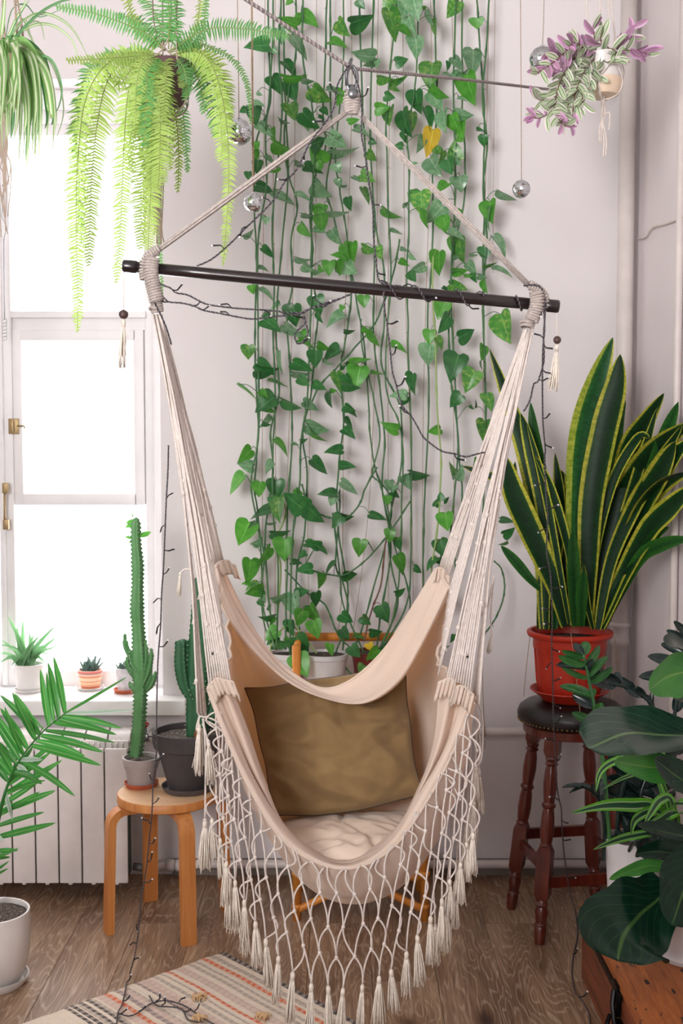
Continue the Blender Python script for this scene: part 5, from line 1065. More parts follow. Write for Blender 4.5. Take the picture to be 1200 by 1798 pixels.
VINES = [
 (0, [(478, 1140), (462, 1080), (458, 1000), (455, 900), (445, 860), (450, 800), (452, 740), (447, 650), (450, 560), (449, 450), (446, 350), (452, 250), (473, 180), (472, 80), (470, -10)], 0),
 (0, [(482, 1140), (460, 1050), (462, 980), (450, 920), (442, 850), (452, 780), (455, 720), (455, 600), (450, 480), (455, 400), (466, 330), (468, 240), (475, 160), (478, 60), (480, -10)], 0),
 (0, [(486, 1140), (488, 1000), (482, 900), (480, 800), (484, 700), (482, 600), (482, 500), (478, 430), (478, 360), (490, 260), (495, 180), (492, 100), (492, -10)], 0),
 (0, [(484, 1140), (470, 1010), (465, 930), (478, 830), (476, 760), (490, 690), (487, 610), (490, 520), (498, 420), (508, 300), (500, 180), (502, 120), (500, -10)], 0),
 (0, [(490, 1140), (487, 1080), (492, 1000), (486, 950), (500, 900), (488, 860)], 1),
 (0, [(500, 1140), (505, 1000), (506, 900), (510, 800), (512, 740), (508, 640), (506, 560), (514, 500), (514, 420), (522, 360), (505, 300), (500, 240), (508, 160), (520, 90), (522, -10)], 0),
 (1, [(510, 1150), (515, 950), (525, 850), (530, 780), (540, 700), (544, 600), (548, 500), (548, 400), (550, 330), (553, 250), (545, 180), (532, 100), (530, -10)], 0),
 (1, [(530, 1150), (520, 1020), (535, 930), (540, 830), (533, 760), (545, 690), (553, 610), (560, 550), (550, 480), (548, 440), (545, 380), (552, 320), (572, 260), (568, 200), (572, 100), (575, -10)], 0),
 (1, [(540, 720), (560, 680), (590, 645), (625, 610), (655, 570), (672, 530), (690, 480), (700, 420)], 0),
 (1, [(600, 1150), (610, 1040), (598, 960), (590, 880), (598, 800), (603, 740), (600, 650), (606, 600), (618, 520), (612, 460), (598, 420), (585, 380), (575, 330), (583, 250), (580, 170), (578, 80), (578, -10)], 0),
 (1, [(590, 1150), (612, 1080), (600, 1020), (590, 990), (595, 900), (597, 860)], 0),
 (2, [(640, 1150), (600, 1060), (595, 1000), (583, 900)], 0),
 (1, [(620, 1150), (640, 1090), (680, 950), (688, 880), (660, 830), (650, 760), (648, 700), (640, 600), (625, 530), (615, 460), (605, 400), (595, 330), (590, 260), (600, 140), (606, -10)], 0),
 (2, [(690, 1130), (720, 1060), (695, 960), (682, 900), (670, 850), (655, 830), (668, 770), (655, 700), (640, 620), (636, 560)], 0),
 (2, [(660, 1150), (670, 1080), (685, 960), (672, 860), (675, 770), (665, 680), (655, 600), (658, 480), (655, 380), (645, 300), (640, 200), (635, 100), (630, -10)], 0),
 (2, [(670, 1130), (700, 1060), (690, 1000), (682, 920), (703, 830), (708, 770), (700, 710), (672, 640), (677, 570), (675, 480), (660, 400), (655, 300), (650, 180), (655, -10)], 0),
 (2, [(665, 1140), (690, 1090), (703, 1000), (705, 880), (708, 800), (700, 740), (680, 690), (680, 600), (685, 500), (685, 440), (683, 380), (682, 280), (680, 200), (690, 100), (700, -10)], 0),
 (2, [(670, 1140), (715, 1060), (722, 960), (724, 880), (722, 760), (717, 650), (717, 560), (712, 480), (720, 400), (718, 300), (715, 230), (730, 150), (732, 60), (735, -10)], 0),
 (2, [(672, 1140), (735, 1060), (742, 980), (745, 900), (750, 830), (752, 720), (750, 620), (752, 540), (757, 470), (762, 380), (760, 300), (765, 200), (765, 100), (762, -10)], 0),
 (2, [(676, 1140), (748, 1050), (760, 980), (770, 900), (774, 800), (768, 700), (766, 600), (762, 520), (760, 450)], 1),
 (2, [(680, 1140), (770, 1060), (788, 960), (798, 860), (805, 780), (795, 690), (790, 640), (788, 560), (790, 500), (800, 420), (815, 350), (815, 260), (812, 200), (810, 120), (812, -10)], 0),
 (2, [(684, 1140), (790, 1040), (796, 950), (812, 880), (803, 780), (795, 620), (794, 480), (802, 330), (800, 200), (798, 100), (800, -10)], 0),
 (2, [(800, 1010), (840, 900), (850, 820), (852, 720), (853, 640), (850, 560), (848, 450), (850, 370), (852, 300), (850, 230), (850, 150), (845, 80), (838, -10)], 0),
 (2, [(848, 900), (852, 800), (856, 700), (850, 600), (848, 500), (854, 420), (850, 330), (855, 250), (850, 180), (855, 90), (858, -10)], 0),
 (1, [(530, 850), (545, 890), (565, 905), (590, 910), (610, 908), (630, 885), (645, 855), (660, 820)], 0),
 (1, [(540, 990), (552, 1002), (580, 1009), (605, 1009), (640, 985), (670, 955), (700, 915), (718, 880)], 0),
 (1, [(500, 1000), (540, 1040), (570, 1062), (585, 1100), (600, 1125), (640, 1160), (660, 1190)], 0),
 (2, [(650, 1160), (720, 1100), (745, 1060), (765, 1020), (780, 960)], 0),
 (2, [(640, 1125), (655, 1070), (668, 1030), (676, 970), (680, 950)], 2),
 (1, [(560, 1155), (530, 1110), (500, 1100), (480, 1130), (476, 1145)], 1),
 (1, [(590, 1150), (612, 1178), (632, 1194), (650, 1200)], 0),
 (2, [(866, 985), (880, 1000), (885, 1030), (882, 1055), (870, 1085), (852, 1110), (846, 1118)], 0)]
VM = [m_stem, m_stem2, m_brownstem]; VW = []
leaf_anchor = []
for (pi, pts, mi_) in VINES:
    dy = rnd(-.04, .04); n_ = len(pts); w3 = []
    for i, (x_, y_) in enumerate(pts):
        Yv = 4.19 + dy
        if y_ > 1040: Yv = 4.19 + dy - (y_ - 1040) / 110 * .17
        w3.append(P(x_ + rnd(-2.5, 2.5), y_, min(max(Yv, 3.98), 4.27)))
    w3 = cr(w3, 7); w3 = [p + Vector((.0022 * noise.noise(Vector((i * .35, pi, dy * 90))), 0, 0)) for i, p in enumerate(w3)]
    rr = [.0031 * (1 if i % 9 else 1.45) for i in range(len(w3))]; m_ = MB().tube(w3, rr, 6)
    for i in range(4, len(w3) - 2, 9):
        if random.random() < .7: m_.tube([w3[i], w3[i] + Vector((rnd(-.012, .012), -.004, rnd(-.008, .004)))], [.0014, .0004], 4)
    VW.append((pi, w3, m_, mi_))
LV_ = []
def T(ox, oy, s): 
    for tok in s.split(';'):
        tok = tok.strip()
        if tok:
            a = [float(x) for x in tok.split(',')]; LV_.append((ox + a[0] / 5, oy + a[1] / 5, ox + a[2] / 5, oy + a[3] / 5, a[4], int(a[5])))
T(420, 0, '465,0,410,42,.7,1;510,230,350,165,.6,1;545,110,690,215,.55,1;258,400,60,400,.55,0;300,425,335,470,.9,3;460,310,605,505,.33,3;395,545,515,660,.4,0;290,670,380,790,.7,0;390,680,560,720,.33,1;455,705,490,878,.7,0;550,690,640,740,.4,3;650,770,785,900,.7,2;770,780,900,820,.3,3;905,800,872,917,.7,1;870,185,955,310,.6,2;800,365,940,385,.4,1;980,200,1168,165,.65,0;1195,500,1000,512,.55,3;1200,540,1095,580,.4,3;1050,0,1100,72,.9,0;345,255,385,372,.7,3;60,960,3,985,.8,0;140,930,135,1085,.75,0;160,808,195,842,.6,3;445,915,490,1045,.75,2;560,985,690,1130,.6,0;600,1030,610,1140,.8,3;735,950,780,1005,.7,0;700,1020,750,1045,.5,0;170,1095,290,1185,.5,3;290,1130,310,1215,.6,1;960,1070,1052,1040,.5,1;1010,1130,1140,1165,.4,3;830,1190,900,1180,.5,3;350,1040,415,1100,.2,3;130,905,225,915,.4,3')
T(660, 0, '150,-20,70,95,.75,2;330,-20,368,148,.8,3;260,30,250,150,.75,3;120,90,180,345,.5,2;290,140,330,305,.65,3;215,240,315,312,.45,1;350,325,380,478,.7,3;412,70,450,60,.9,1;455,90,500,230,.3,3;530,160,525,320,.25,2;730,10,640,148,.75,2;895,160,895,248,1.5,1;855,440,862,658,.62,3;175,545,275,520,.8,0;500,555,465,745,.75,2;640,540,648,612,.5,0;680,505,768,612,.5,3;745,650,640,680,.5,3;800,655,850,908,.6,1;770,640,820,605,.35,3;490,770,600,880,.5,1;490,820,590,962,.6,3;352,800,362,985,.68,0;430,950,512,1115,.35,0;600,980,588,1138,.5,3;670,1010,720,1185,.6,1;700,1010,850,1005,.55,3;740,1050,735,1210,.6,1;725,855,800,865,.3,3;20,685,140,700,.55,2;140,705,290,685,.35,1;205,690,218,735,1,0;130,720,175,805,.4,2;80,835,165,858,.9,0;0,950,115,940,.9,1;130,945,115,1092,.5,2;240,975,250,1175,.45,0;325,990,332,1150,.4,2;235,1155,250,1230,.5,0;888,1135,952,1145,.45,0;918,1190,995,1195,.4,0;590,640,650,645,.3,3;15,520,20,590,.7,3')
T(420, 240, '150,45,160,120,.9,1;140,120,165,205,.5,1;165,210,165,320,.75,0;82,310,85,378,.85,0;300,45,432,138,.5,1;250,170,300,235,.45,3;355,270,275,325,.25,1;150,425,310,455,.5,0;310,490,482,578,.33,3;635,68,768,30,.75,0;745,235,614,112,.75,1;500,215,575,265,.4,3;580,265,728,290,.5,0;800,110,1028,150,.3,3;790,0,940,72,.7,3;850,235,885,308,1.2,3;665,410,778,528,.65,3;505,495,628,522,.3,3;870,370,890,445,.8,3;895,430,945,445,.3,3;960,535,975,645,.6,0;665,605,690,690,.6,1;740,600,725,690,.9,1;720,685,740,830,.75,1;550,682,685,705,.25,3;765,655,958,670,.2,3;545,768,622,875,.5,1;665,815,765,825,.5,3;240,705,237,772,1,3;40,880,130,845,.4,3;205,975,305,1055,.45,0;170,1150,258,1165,.35,3;820,820,882,945,.6,3;950,1065,828,1005,.5,1;1000,930,1000,1090,.55,1;920,940,935,1060,.5,1;895,1095,1030,1195,.85,3;795,1095,790,1210,.8,1;860,1090,900,1200,.6,1;700,1140,745,1185,.5,1;500,1060,615,1100,.35,3;560,1130,640,1190,.6,3;640,1180,720,1195,.5,3;1085,965,1198,1010,.5,2;1130,130,1200,210,.7,2;1150,30,1205,60,.8,0;1070,330,1190,375,.7,2;1000,350,1065,390,.4,3;1090,450,1150,580,.35,2')
T(660, 240, '420,0,400,132,.5,3;505,-60,465,168,.55,4;525,100,605,150,.6,2;600,130,585,240,.4,2;690,195,690,42,.85,2;630,200,668,325,.75,0;480,190,560,338,.75,3;700,190,745,248,.6,3;235,85,165,85,.8,0;250,0,285,65,.5,0;310,240,372,222,.4,3;950,-10,955,85,.9,0;715,10,762,45,.5,1;632,410,545,480,.55,1;740,350,750,460,1.2,3;395,480,412,675,.78,2;240,595,315,568,.4,3;590,610,480,755,.75,3;445,655,430,795,.4,1;560,700,560,800,.7,1;595,705,630,832,.75,1;730,740,710,812,.4,3;745,640,740,690,.6,1;640,840,792,885,.35,3;738,885,742,1098,.6,2;1075,475,1225,560,.3,3;1005,570,1000,735,.65,1;995,620,942,800,.25,3;1035,880,1168,1042,.28,3;965,975,960,1080,1.1,0;828,1032,895,1045,.35,3;135,825,232,850,.3,3;220,980,282,1000,.5,3;300,1030,352,1080,.45,3;215,1085,292,1115,.6,1;20,965,40,1065,.75,2;430,1130,300,1195,.5,3;560,1010,545,1205,.6,1;550,1030,465,1070,.5,3;680,1060,745,1050,.5,3;805,1110,885,1200,.6,3;680,1175,805,1175,.5,1;1030,1165,1200,1195,.2,3;950,1130,1065,1110,.2,1;60,632,180,742,.33,1')
T(410, 480, '160,105,178,180,.9,1;230,145,355,205,.25,3;408,268,330,312,.45,3;310,330,248,392,.4,3;262,410,412,482,.6,0;530,280,540,455,.78,0;730,200,760,345,.8,0;750,335,765,430,.4,0;450,450,605,565,.4,3;600,510,655,565,.7,1;575,580,710,615,.3,1;968,372,820,438,.45,3;1150,195,1150,295,1.0,1;962,285,945,332,.9,1;975,505,1058,525,.4,0;1140,475,1210,520,.5,1;140,635,132,748,1.05,2;190,850,372,885,.5,0;210,790,365,860,.55,0;405,690,412,870,.2,3;745,620,835,665,.6,1;725,680,722,820,.9,0;930,675,785,745,.55,0;800,750,862,810,.35,3;525,785,692,842,.5,0;518,878,668,892,.3,3;580,915,665,980,.75,0;708,965,812,1010,.6,0;835,1045,852,1172,.35,0;855,1025,908,1030,.65,1;905,870,955,1035,.5,2;985,890,1038,990,.6,0;960,970,1108,1010,.4,0;1115,820,1075,1005,.8,1;990,800,1052,755,.5,0;1038,788,1195,745,.3,1;945,830,988,812,.6,0;45,978,200,1080,.12,1;235,1035,305,1078,.6,1;358,1090,205,1185,.75,0;425,1110,582,1185,.35,0;615,1130,742,1195,.5,3;980,1160,1062,1215,.7,0;310,945,465,985,.15,1')
T(650, 480, '350,-10,405,68,.75,0;640,120,702,145,.4,0;700,98,852,128,.5,2;830,20,900,20,.4,1;910,0,925,82,.6,0;950,20,1022,40,.6,3;1000,60,1025,172,.4,1;660,255,600,395,.8,1;692,385,612,518,.55,0;782,560,918,512,.75,0;0,490,75,635,.33,1;190,625,325,668,.38,1;535,500,525,622,.95,1;585,565,648,658,.5,2;530,630,510,805,.85,3;1150,360,1210,595,.62,2;780,715,720,910,.8,0;925,862,848,1025,.85,2;860,830,850,900,.6,0;800,1070,712,1168,.9,0;1000,640,985,760,.5,1;1025,1060,1075,1195,.6,2;975,770,978,842,.2,0;20,850,118,888,.25,1;375,885,345,1055,.48,0;315,1080,190,1050,.6,3;325,1085,285,1168,.6,0;920,1175,938,1110,.2,0;880,1160,912,1195,.5,0')
T(400, 720, '320,-15,412,18,.5,1;365,50,288,155,.35,3;310,115,372,145,.5,0;420,255,548,352,.3,1;695,125,872,188,.55,3;728,160,832,290,.2,1;560,300,622,295,.4,3;640,270,702,268,.5,0;1005,355,858,360,.5,0;1028,75,1098,162,.4,0;1018,170,1120,228,.55,0;988,495,1120,478,.5,0;1000,630,1142,722,.4,3;1050,0,1138,42,.4,0;205,350,105,460,.6,1;225,500,92,475,.65,3;145,575,22,725,.4,1;285,635,275,758,.9,1;400,465,325,545,.6,3;435,615,430,780,.88,0;450,765,440,968,.5,2;378,770,378,840,.55,0;372,880,202,902,.45,0;600,690,655,745,.6,1;660,870,508,742,.75,0;742,435,868,548,.5,0;702,850,832,980,.6,0;955,745,802,735,.4,0;935,770,905,838,1,3;1000,935,930,1022,.85,0;968,915,1090,955,.5,0;190,985,105,1175,.75,1;250,985,185,1060,.55,3;345,992,430,990,.18,3;380,1085,535,1105,.4,0;505,1130,500,1315,.8,1;222,1185,305,1150,.5,3;690,1170,808,1195,.5,0;1175,1140,1155,1275,.85,1')
T(640, 720, '295,180,148,148,.55,1;668,165,565,205,.65,1;1060,95,1060,275,.65,2;785,595,755,460,.35,2;800,600,870,500,.55,3;400,545,560,580,.4,0;340,582,402,685,.65,3;225,620,215,705,.8,3;240,695,298,660,.6,3;235,715,318,748,.6,0;210,755,210,832,1,1;670,790,668,720,.9,0;622,845,640,770,.6,0;700,800,752,775,.6,0;712,905,735,1052,.95,1;50,915,192,952,.4,0;235,1050,225,1152,.85,1;300,1120,312,1215,.7,1;675,1150,762,1185,.9,0;990,420,980,505,.4,1;0,1150,45,1170,.9,1')
T(400, 950, '372,60,270,212,.35,1;200,165,200,370,.6,1;205,380,128,370,.45,1;310,425,165,465,.6,1;270,380,160,412,.4,2;300,420,290,505,.5,0;270,520,322,572,.5,0;300,540,332,480,.5,3;390,515,505,500,.4,3;345,600,385,560,.4,3;412,660,285,692,.35,0;400,680,380,745,.5,1;440,785,335,865,.75,1;440,840,345,905,.7,0;450,900,535,905,.7,0;808,50,692,28,.6,0;795,40,878,108,.4,0;692,112,618,142,.6,0;558,180,645,175,.5,0;742,250,608,255,.6,0;830,290,832,410,.5,1;942,190,838,265,.28,0;1020,295,1132,292,.65,0;598,455,705,430,.65,0;580,460,590,660,.62,3;775,452,800,570,.65,0;725,565,805,708,.55,1;665,615,620,745,.75,1;755,700,795,845,.78,1;555,700,560,835,.6,0;600,840,705,995,.8,0;515,850,622,965,.28,1;620,1000,695,1175,.85,1;905,905,910,1005,.6,1;1085,920,1160,1015,.8,0;1000,640,1092,712,.75,0;1000,772,1068,858,.72,0;1110,825,1202,832,.4,1')
T(600, 950, '182,665,252,732,.75,0;248,800,342,812,.65,0;240,895,268,962,.8,4;325,950,228,1045,.6,1;200,1092,160,1185,.65,2;345,565,422,695,.75,0;310,640,402,642,.4,0;472,455,558,430,.55,0;500,-5,512,78,.7,0;497,125,572,268,.55,1;640,230,712,262,.65,0;870,-10,900,132,.85,0;838,150,748,245,.38,0;840,150,895,212,.5,0;905,418,868,505,.5,0;940,470,905,615,.55,2;985,820,970,898,.5,0;880,932,950,940,.3,0')
T(880, 900, '0,60,110,75,.45,0;20,190,120,150,.65,0;60,260,-5,300,.3,1')
for (bx, by, tx, ty, w_, kd) in LV_:
    pi = 0 if (bx + tx) / 2 < 497 else 1 if (bx + tx) / 2 < 655 else 2
    Yl = 4.19 + rnd(-.07, .0) - (max(0, by - 1040) / 110 * .17 if by > 1040 else 0)
    if by > 1120: Yl = 3.90 + rnd(-.03, .03)
    Lp = math.hypot(tx - bx, ty - by); a = P(bx, by, Yl); b_ = P(tx, ty, Yl + rnd(-.35, .2) * Lp * 4.2 / F_PX)
    wreal = min(1.0, w_ * 1.08 / .95); place(random.choice(PLM[kd]), PT[pi], a, b_, min(1, wreal * 1.1) if w_ < 1 else w_ * 1.1, None, 1.1)
    # petiole to the closest stem
    best = None
    for vi, (vp, w3, m_, _) in enumerate(VW):
        for i_ in range(0, len(w3), 2):
            d = (w3[i_] - a - Vector((0, 0, -.012))).length
            if best is None or d < best[0]: best = (d, vi, i_)
    if best and .004 < best[0] < .09:
        s_ = VW[best[1]][1][best[2]]; mid = s_.lerp(a, .55) + Vector((0, -.008, .012 * (1 if by > 0 else 0))); VW[best[1]][2].tube(cr([s_, mid, a], 4), .0013, 4)
for (pi, w3, m_, mi_) in VW: m_.build('vine', VM[mi_], PT[pi])
for (pts) in ([(466, 1140), (461, 900), (462, 500), (466, -20)], [(483, 1140), (484, 700), (480, 300), (484, -20)], [(504, 1110), (502, 950), (515, 500), (520, -20)], [(545, 1120), (541, 900), (555, 400), (556, -20)], [(583, 1118), (600, 1050), (605, 600), (618, 200), (616, -20)], [(620, 1110), (636, 1000), (652, 830), (662, 500), (662, 200), (665, -20)], [(683, 1100), (682, 800), (683, 300), (690, -20)], [(727, 1130), (722, 800), (712, 500), (708, 60), (706, -20)], [(742, 1100), (744, 700), (758, 200), (756, -20)], [(799, 990), (797, 700), (798, 200), (792, -20)], [(846, 1118), (849, 900), (850, 500), (860, -20)]):
    o_ = MB().tube(cr([P(x_, y_, 4.24) for x_, y_ in pts], 4), .0011, 5).build('support_string', m_twine); tag(o_, 'thin jute string running up the wall among the pothos vines', 'string', 'jute strings up the wall behind the pothos')
tag(MB().tube([P(846, 1100, 4.2), P(848, 1200, 4.2), P(851, 1288, 4.21)], .0013, 5).tube([P(851, 1284, 4.205) + Vector((0, math.cos(a) * .019, math.sin(a) * .019)) for a in [i * .6 for i in range(11)]], .002, 5).tube([P(852, 1300, 4.2), P(852, 1315, 4.2)], .0014, 5).build('tied_string', m_twine), 'jute string knotted round the upper heating pipe right of the hammock', 'string')
tag(MB().tube(cr([P(870, -20, 4.25), P(868, 200, 4.25), P(866, 480, 4.25)], 4), .0008, 4).build('wall_thread', m_twine), 'very faint single thread hanging at the right edge of the pothos', 'string')

# ------------------------------------------------------------------ bar stool and snake plant
random.seed(70)
bc = Vector((.752, 3.864, 0)); bs = thing('bar_stool', 'tall turned cherry wood bar stool with a studded black leather seat', 'stool', bc)
MB().lathe([(0, .672), (.160, .672), (.168, .676), (.174, .690), (.175, .705), (.168, .722), (.150, .735), (.10, .744), (0, .746)], bc, 44).build('seat', m_leather, bs)
nl = MB()
for k in range(72):
    a = 2 * math.pi * k / 72; nl.sphere(bc + Vector((math.cos(a) * .1715, math.sin(a) * .1715, .682)), .0034, 6, 4)
nl.build('stud_row', m_nail, bs)
MB().lathe([(0, .640), (.150, .640), (.156, .644), (.156, .668), (.150, .672), (0, .672)], bc, 40).build('seat_frame', m_cherry, bs, auto=40)
Bt = {'A': (.578, 3.98), 'B': (.627, 3.696), 'D': (.925, 3.748), 'C': (.876, 4.03)}
Tp = {k: bc.xy + (Vector(v) - bc.xy) * .60 for k, v in Bt.items()}
for k in 'ABDC':
    b0 = Vector((*Bt[k], 0)); t0 = Vector((*Tp[k], .655)); L_ = (t0 - b0).length; ax = (t0 - b0).normalized()
    pr2 = [(.0, 0), (.016, 0), (.0185, .02), (.0195, .05), (.017, .056), (.022, .060), (.017, .066), (.0195, .085), (.0215, .10), (.0165, .116), (.022, .122), (.0175, .128), (.0165, .14)]
    pr3 = [(.015, .30), (.0215, .308), (.017, .316), (.0195, .325), (.0225, .36), (.021, .40), (.017, .425), (.0225, .432), (.0225, .438), (.017, .445), (.0205, .47), (.0225, .50), (.020, .54), (.016, .560), (.0225, .566), (.0165, .573), (.0215, .582), (.016, .59)]
    m_ = MB().lathe(pr2, b0, 18, ax); m_.lathe(pr3, b0, 18, ax)
    Rm = ax.to_track_quat('Z', 'Y').to_matrix().to_4x4(); rz = Matrix.Rotation(math.atan2(Bt['B'][1] - Bt['A'][1], Bt['B'][0] - Bt['A'][0]) , 4, 'Z'); M_ = Matrix.Translation(b0) @ Rm @ rz
    # square blocks with chamfered ends
    def blk(z0, z1, hw):
        bb = MB(); st_ = [(z0, hw * .62), (z0 + .022, hw), (z1 - .022, hw), (z1, hw * .62)]; base = len(m_.v)
        for (z_, h_) in st_:
            for sx, sy in ((-1, -1), (1, -1), (1, 1), (-1, 1)): m_.v.append(M_ @ Vector((sx * h_, sy * h_, z_)))
        for i in range(3):
            for q in range(4): m_.face((base + 4 * i + q, base + 4 * i + (q + 1) % 4, base + 4 * i + 4 + (q + 1) % 4, base + 4 * i + 4 + q))
        m_.face([base + 3 - q for q in range(4)]); m_.face([base + 12 + q for q in range(4)])
    blk(.132, .312, .0225); blk(.582, L_, .0225); m_.build('leg', m_cherry, bs, auto=35)
def legat(k, z):
    b0 = Vector((*Bt[k], 0)); t0 = Vector((*Tp[k], .655)); return b0.lerp(t0, z / .655)
for (a, b_, z) in (('A', 'B', .235), ('B', 'D', .19), ('D', 'C', .235), ('A', 'C', .265)):
    p, q_ = legat(a, z), legat(b_, z); d = (q_ - p).normalized(); n_ = Vector((-d.y, d.x, 0)); m_ = MB(); hw, hh_ = .008, .017
    p, q_ = p + d * .018, q_ - d * .018; v_ = []
    for e in (p, q_):
        for sx, sy in ((-1, -1), (1, -1), (1, 1), (-1, 1)): m_.v.append(e + n_ * sx * hw + Vector((0, 0, sy * hh_)))
    for i in range(4): m_.face((i, (i + 1) % 4, 4 + (i + 1) % 4, 4 + i))
    m_.face((3, 2, 1, 0)); m_.face((4, 5, 6, 7)); m_.build('stretcher', m_cherry, bs, smooth=False)

SYP = 3.86; pc = Vector((.744, SYP, 0)); snk = thing('potted_snake_plant', 'large snake plant with yellow edged leaves in a red pot on the bar stool', 'potted plant', pc + Vector((0, 0, .746)))
Zp = .747
MB().lathe([(0, 0), (.088, 0), (.098, .012), (.120, .028), (.128, .034), (.126, .037), (.118, .033), (.094, .017), (.085, .006), (0, .006)], pc + Vector((0, 0, Zp)), 40).build('saucer', m_redpot, snk, auto=50)
pm = MB(); n_ = 96; H_ = .226; pf = [(.0, .007), (.092, .007), (.097, .02), (.108, .06), (.113, .13), (.116, .168), (.119, .172), (.1195, .205), (.126, .206), (.136, .209), (.1395, .217), (.139, .224), (.134, .2275), (.126, .226), (.122, .216), (.118, .19), (0, .19)]
for (r_, z_) in pf:
    for k in range(n_):
        a = 2 * math.pi * k / n_; rr = r_
        if .02 <= z_ <= .168 and (k % 6) in (0,): rr -= .0035
        if .02 <= z_ <= .168 and (k % 24) < 7: rr -= .004
        pm.v.append(pc + Vector((rr * math.cos(a), rr * math.sin(a), Zp + z_)))
for i in range(len(pf) - 1):
    for k in range(n_): a, b_ = i * n_ + k, i * n_ + (k + 1) % n_; pm.face((a, b_, b_ + n_, a + n_))
pm.build('pot', m_redpot, snk, auto=50)
MB().lathe([(0, .2), (.120, .198)], pc + Vector((0, 0, Zp)), 24).build('soil', m_soil, snk)
for pts in ([(932, 1112), (926, 1160), (920, 1222)], [(1080, 1120), (1083, 1150), (1085, 1180)], [(1003, 1112), (1010, 1170), (1015, 1215), (1018, 1240), (1019, 1255), (1016, 1290)]): MB().tube(cr([P(x_, y_, SYP - .0 + (-.15 if 1000 < x_ < 1020 else 0)) for x_, y_ in pts], 3), .0011, 5).build('trailing_twine', m_twine, snk)
# snake leaves: path points, width px, kind, depth
SN = [([(1015, 1100), (1012, 1000), (1016, 860), (1024, 760), (1048, 670), (1077, 592)], 54, 1, -.06), ([(1030, 1100), (1034, 1000), (1040, 880), (1062, 760), (1082, 680), (1090, 622)], 50, 0, -.085),
      ([(1010, 1100), (1008, 1020), (1006, 930)], 22, 2, -.13), ([(1022, 1100), (1022, 1050), (1026, 1000)], 20, 2, -.14), ([(985, 1100), (975, 1010), (985, 900), (975, 795)], 24, 0, .03), ([(975, 1105), (975, 1030), (955, 990)], 18, 2, 0),
      ([(956, 1105), (955, 1000), (950, 900), (920, 780), (860, 612)], 40, 0, .05), ([(960, 1105), (958, 1000), (955, 900), (930, 780), (915, 725)], 26, 0, -.02), ([(968, 1105), (966, 980), (955, 860), (940, 770), (932, 706)], 24, 2, .03), ([(995, 1100), (975, 1030), (935, 940), (900, 860), (888, 800)], 44, 0, -.10), ([(990, 1100), (955, 1010), (925, 930), (905, 860), (905, 810)], 22, 0, .02),
      ([(1000, 1095), (985, 1010), (965, 900), (950, 830), (925, 740)], 14, 0, -.12), ([(1005, 1090), (1003, 1000), (990, 930), (965, 850), (940, 800)], 16, 0, -.11), ([(950, 1035), (930, 1015), (905, 985), (880, 958)], 18, 2, 0), ([(945, 1104), (948, 980), (945, 880), (965, 862)], 12, 0, .08), ([(976, 1104), (972, 960), (985, 860), (990, 830)], 15, 0, .06), ([(1000, 1100), (1002, 960), (1000, 870), (985, 825)], 20, 0, .08),
      ([(1040, 1100), (1055, 1000), (1085, 880), (1105, 790), (1135, 740), (1167, 690)], 38, 0, .0), ([(1045, 1098), (1075, 990), (1100, 900), (1130, 800), (1155, 715)], 20, 0, .04), ([(1045, 1100), (1065, 1000), (1090, 890), (1145, 800), (1215, 740)], 50, 0, .04), ([(1048, 1100), (1090, 990), (1120, 900), (1160, 830), (1187, 775)], 48, 0, -.06), ([(1050, 1100), (1100, 960), (1150, 850), (1210, 770)], 44, 0, .08), ([(1050, 1102), (1085, 1000), (1125, 900), (1165, 850), (1210, 828)], 36, 0, -.02), ([(1055, 1102), (1095, 1010), (1140, 930), (1180, 890), (1220, 850)], 40, 0, -.09),
      ([(1058, 1104), (1095, 1030), (1130, 975), (1170, 955), (1215, 945)], 26, 2, -.05), ([(1060, 1104), (1110, 1000), (1150, 940), (1175, 925)], 18, 2, .02), ([(1035, 1100), (1040, 1000), (1060, 900), (1078, 845)], 20, 0, .05), ([(1030, 1100), (1040, 990), (1060, 870), (1080, 820)], 22, 0, .1), ([(1040, 1100), (1045, 980), (1075, 850), (1120, 770), (1142, 770)], 18, 0, -.08), ([(1042, 1105), (1030, 1050), (1025, 990)], 12, 0, -.13), ([(1050, 1105), (1075, 980), (1130, 860), (1200, 745)], 26, 0, -.11), ([(1040, 1100), (1070, 930), (1090, 720), (1100, 695)], 20, 2, .1), ([(1030, 1100), (1045, 930), (1060, 880), (1068, 835)], 12, 2, -.02),
      ([(995, 1100), (990, 980), (992, 900), (1000, 840)], 26, 0, .1), ([(1020, 1100), (1028, 960), (1035, 880), (1036, 800)], 30, 0, .06), ([(920, 855), (900, 845), (860, 835), (812, 818)], 16, 0, .12), ([(1060, 1100), (1105, 960), (1160, 790), (1192, 705)], 26, 2, .1)]
for pts, w_, k_, dz in SN:
    n_ = len(pts); lp = []
    for i, (x_, y_) in enumerate(pts):
        Yl = SYP + dz * (.35 + .65 * i / (n_ - 1))
        if x_ > 1095: Yl = min(Yl, 3.86 - (x_ - 1095) / 120 * .42 + dz * .25)
        lp.append(P(x_, y_, Yl))
    L_ = cr(lp, 7); W_ = w_ * SYP / F_PX
    ww = (lambda q, W_=W_: W_ * (.42 + .58 * min(1, q / .5) ** .8) * (1 if q < .62 else max(.0, 1 - ((q - .62) / .38) ** 2.1)) + .0006)
    if pts[0] == (920, 855): L_[0] = L_[0]
    MB().blade(L_, ww, (CAM - L_[len(L_) // 2]).normalized() + Vector((rnd(-.5, .5), 0, rnd(-.1, .2))), .16, 6, .02).build('leaf', (m_snake, m_snakey, m_snakeg)[k_], snk)

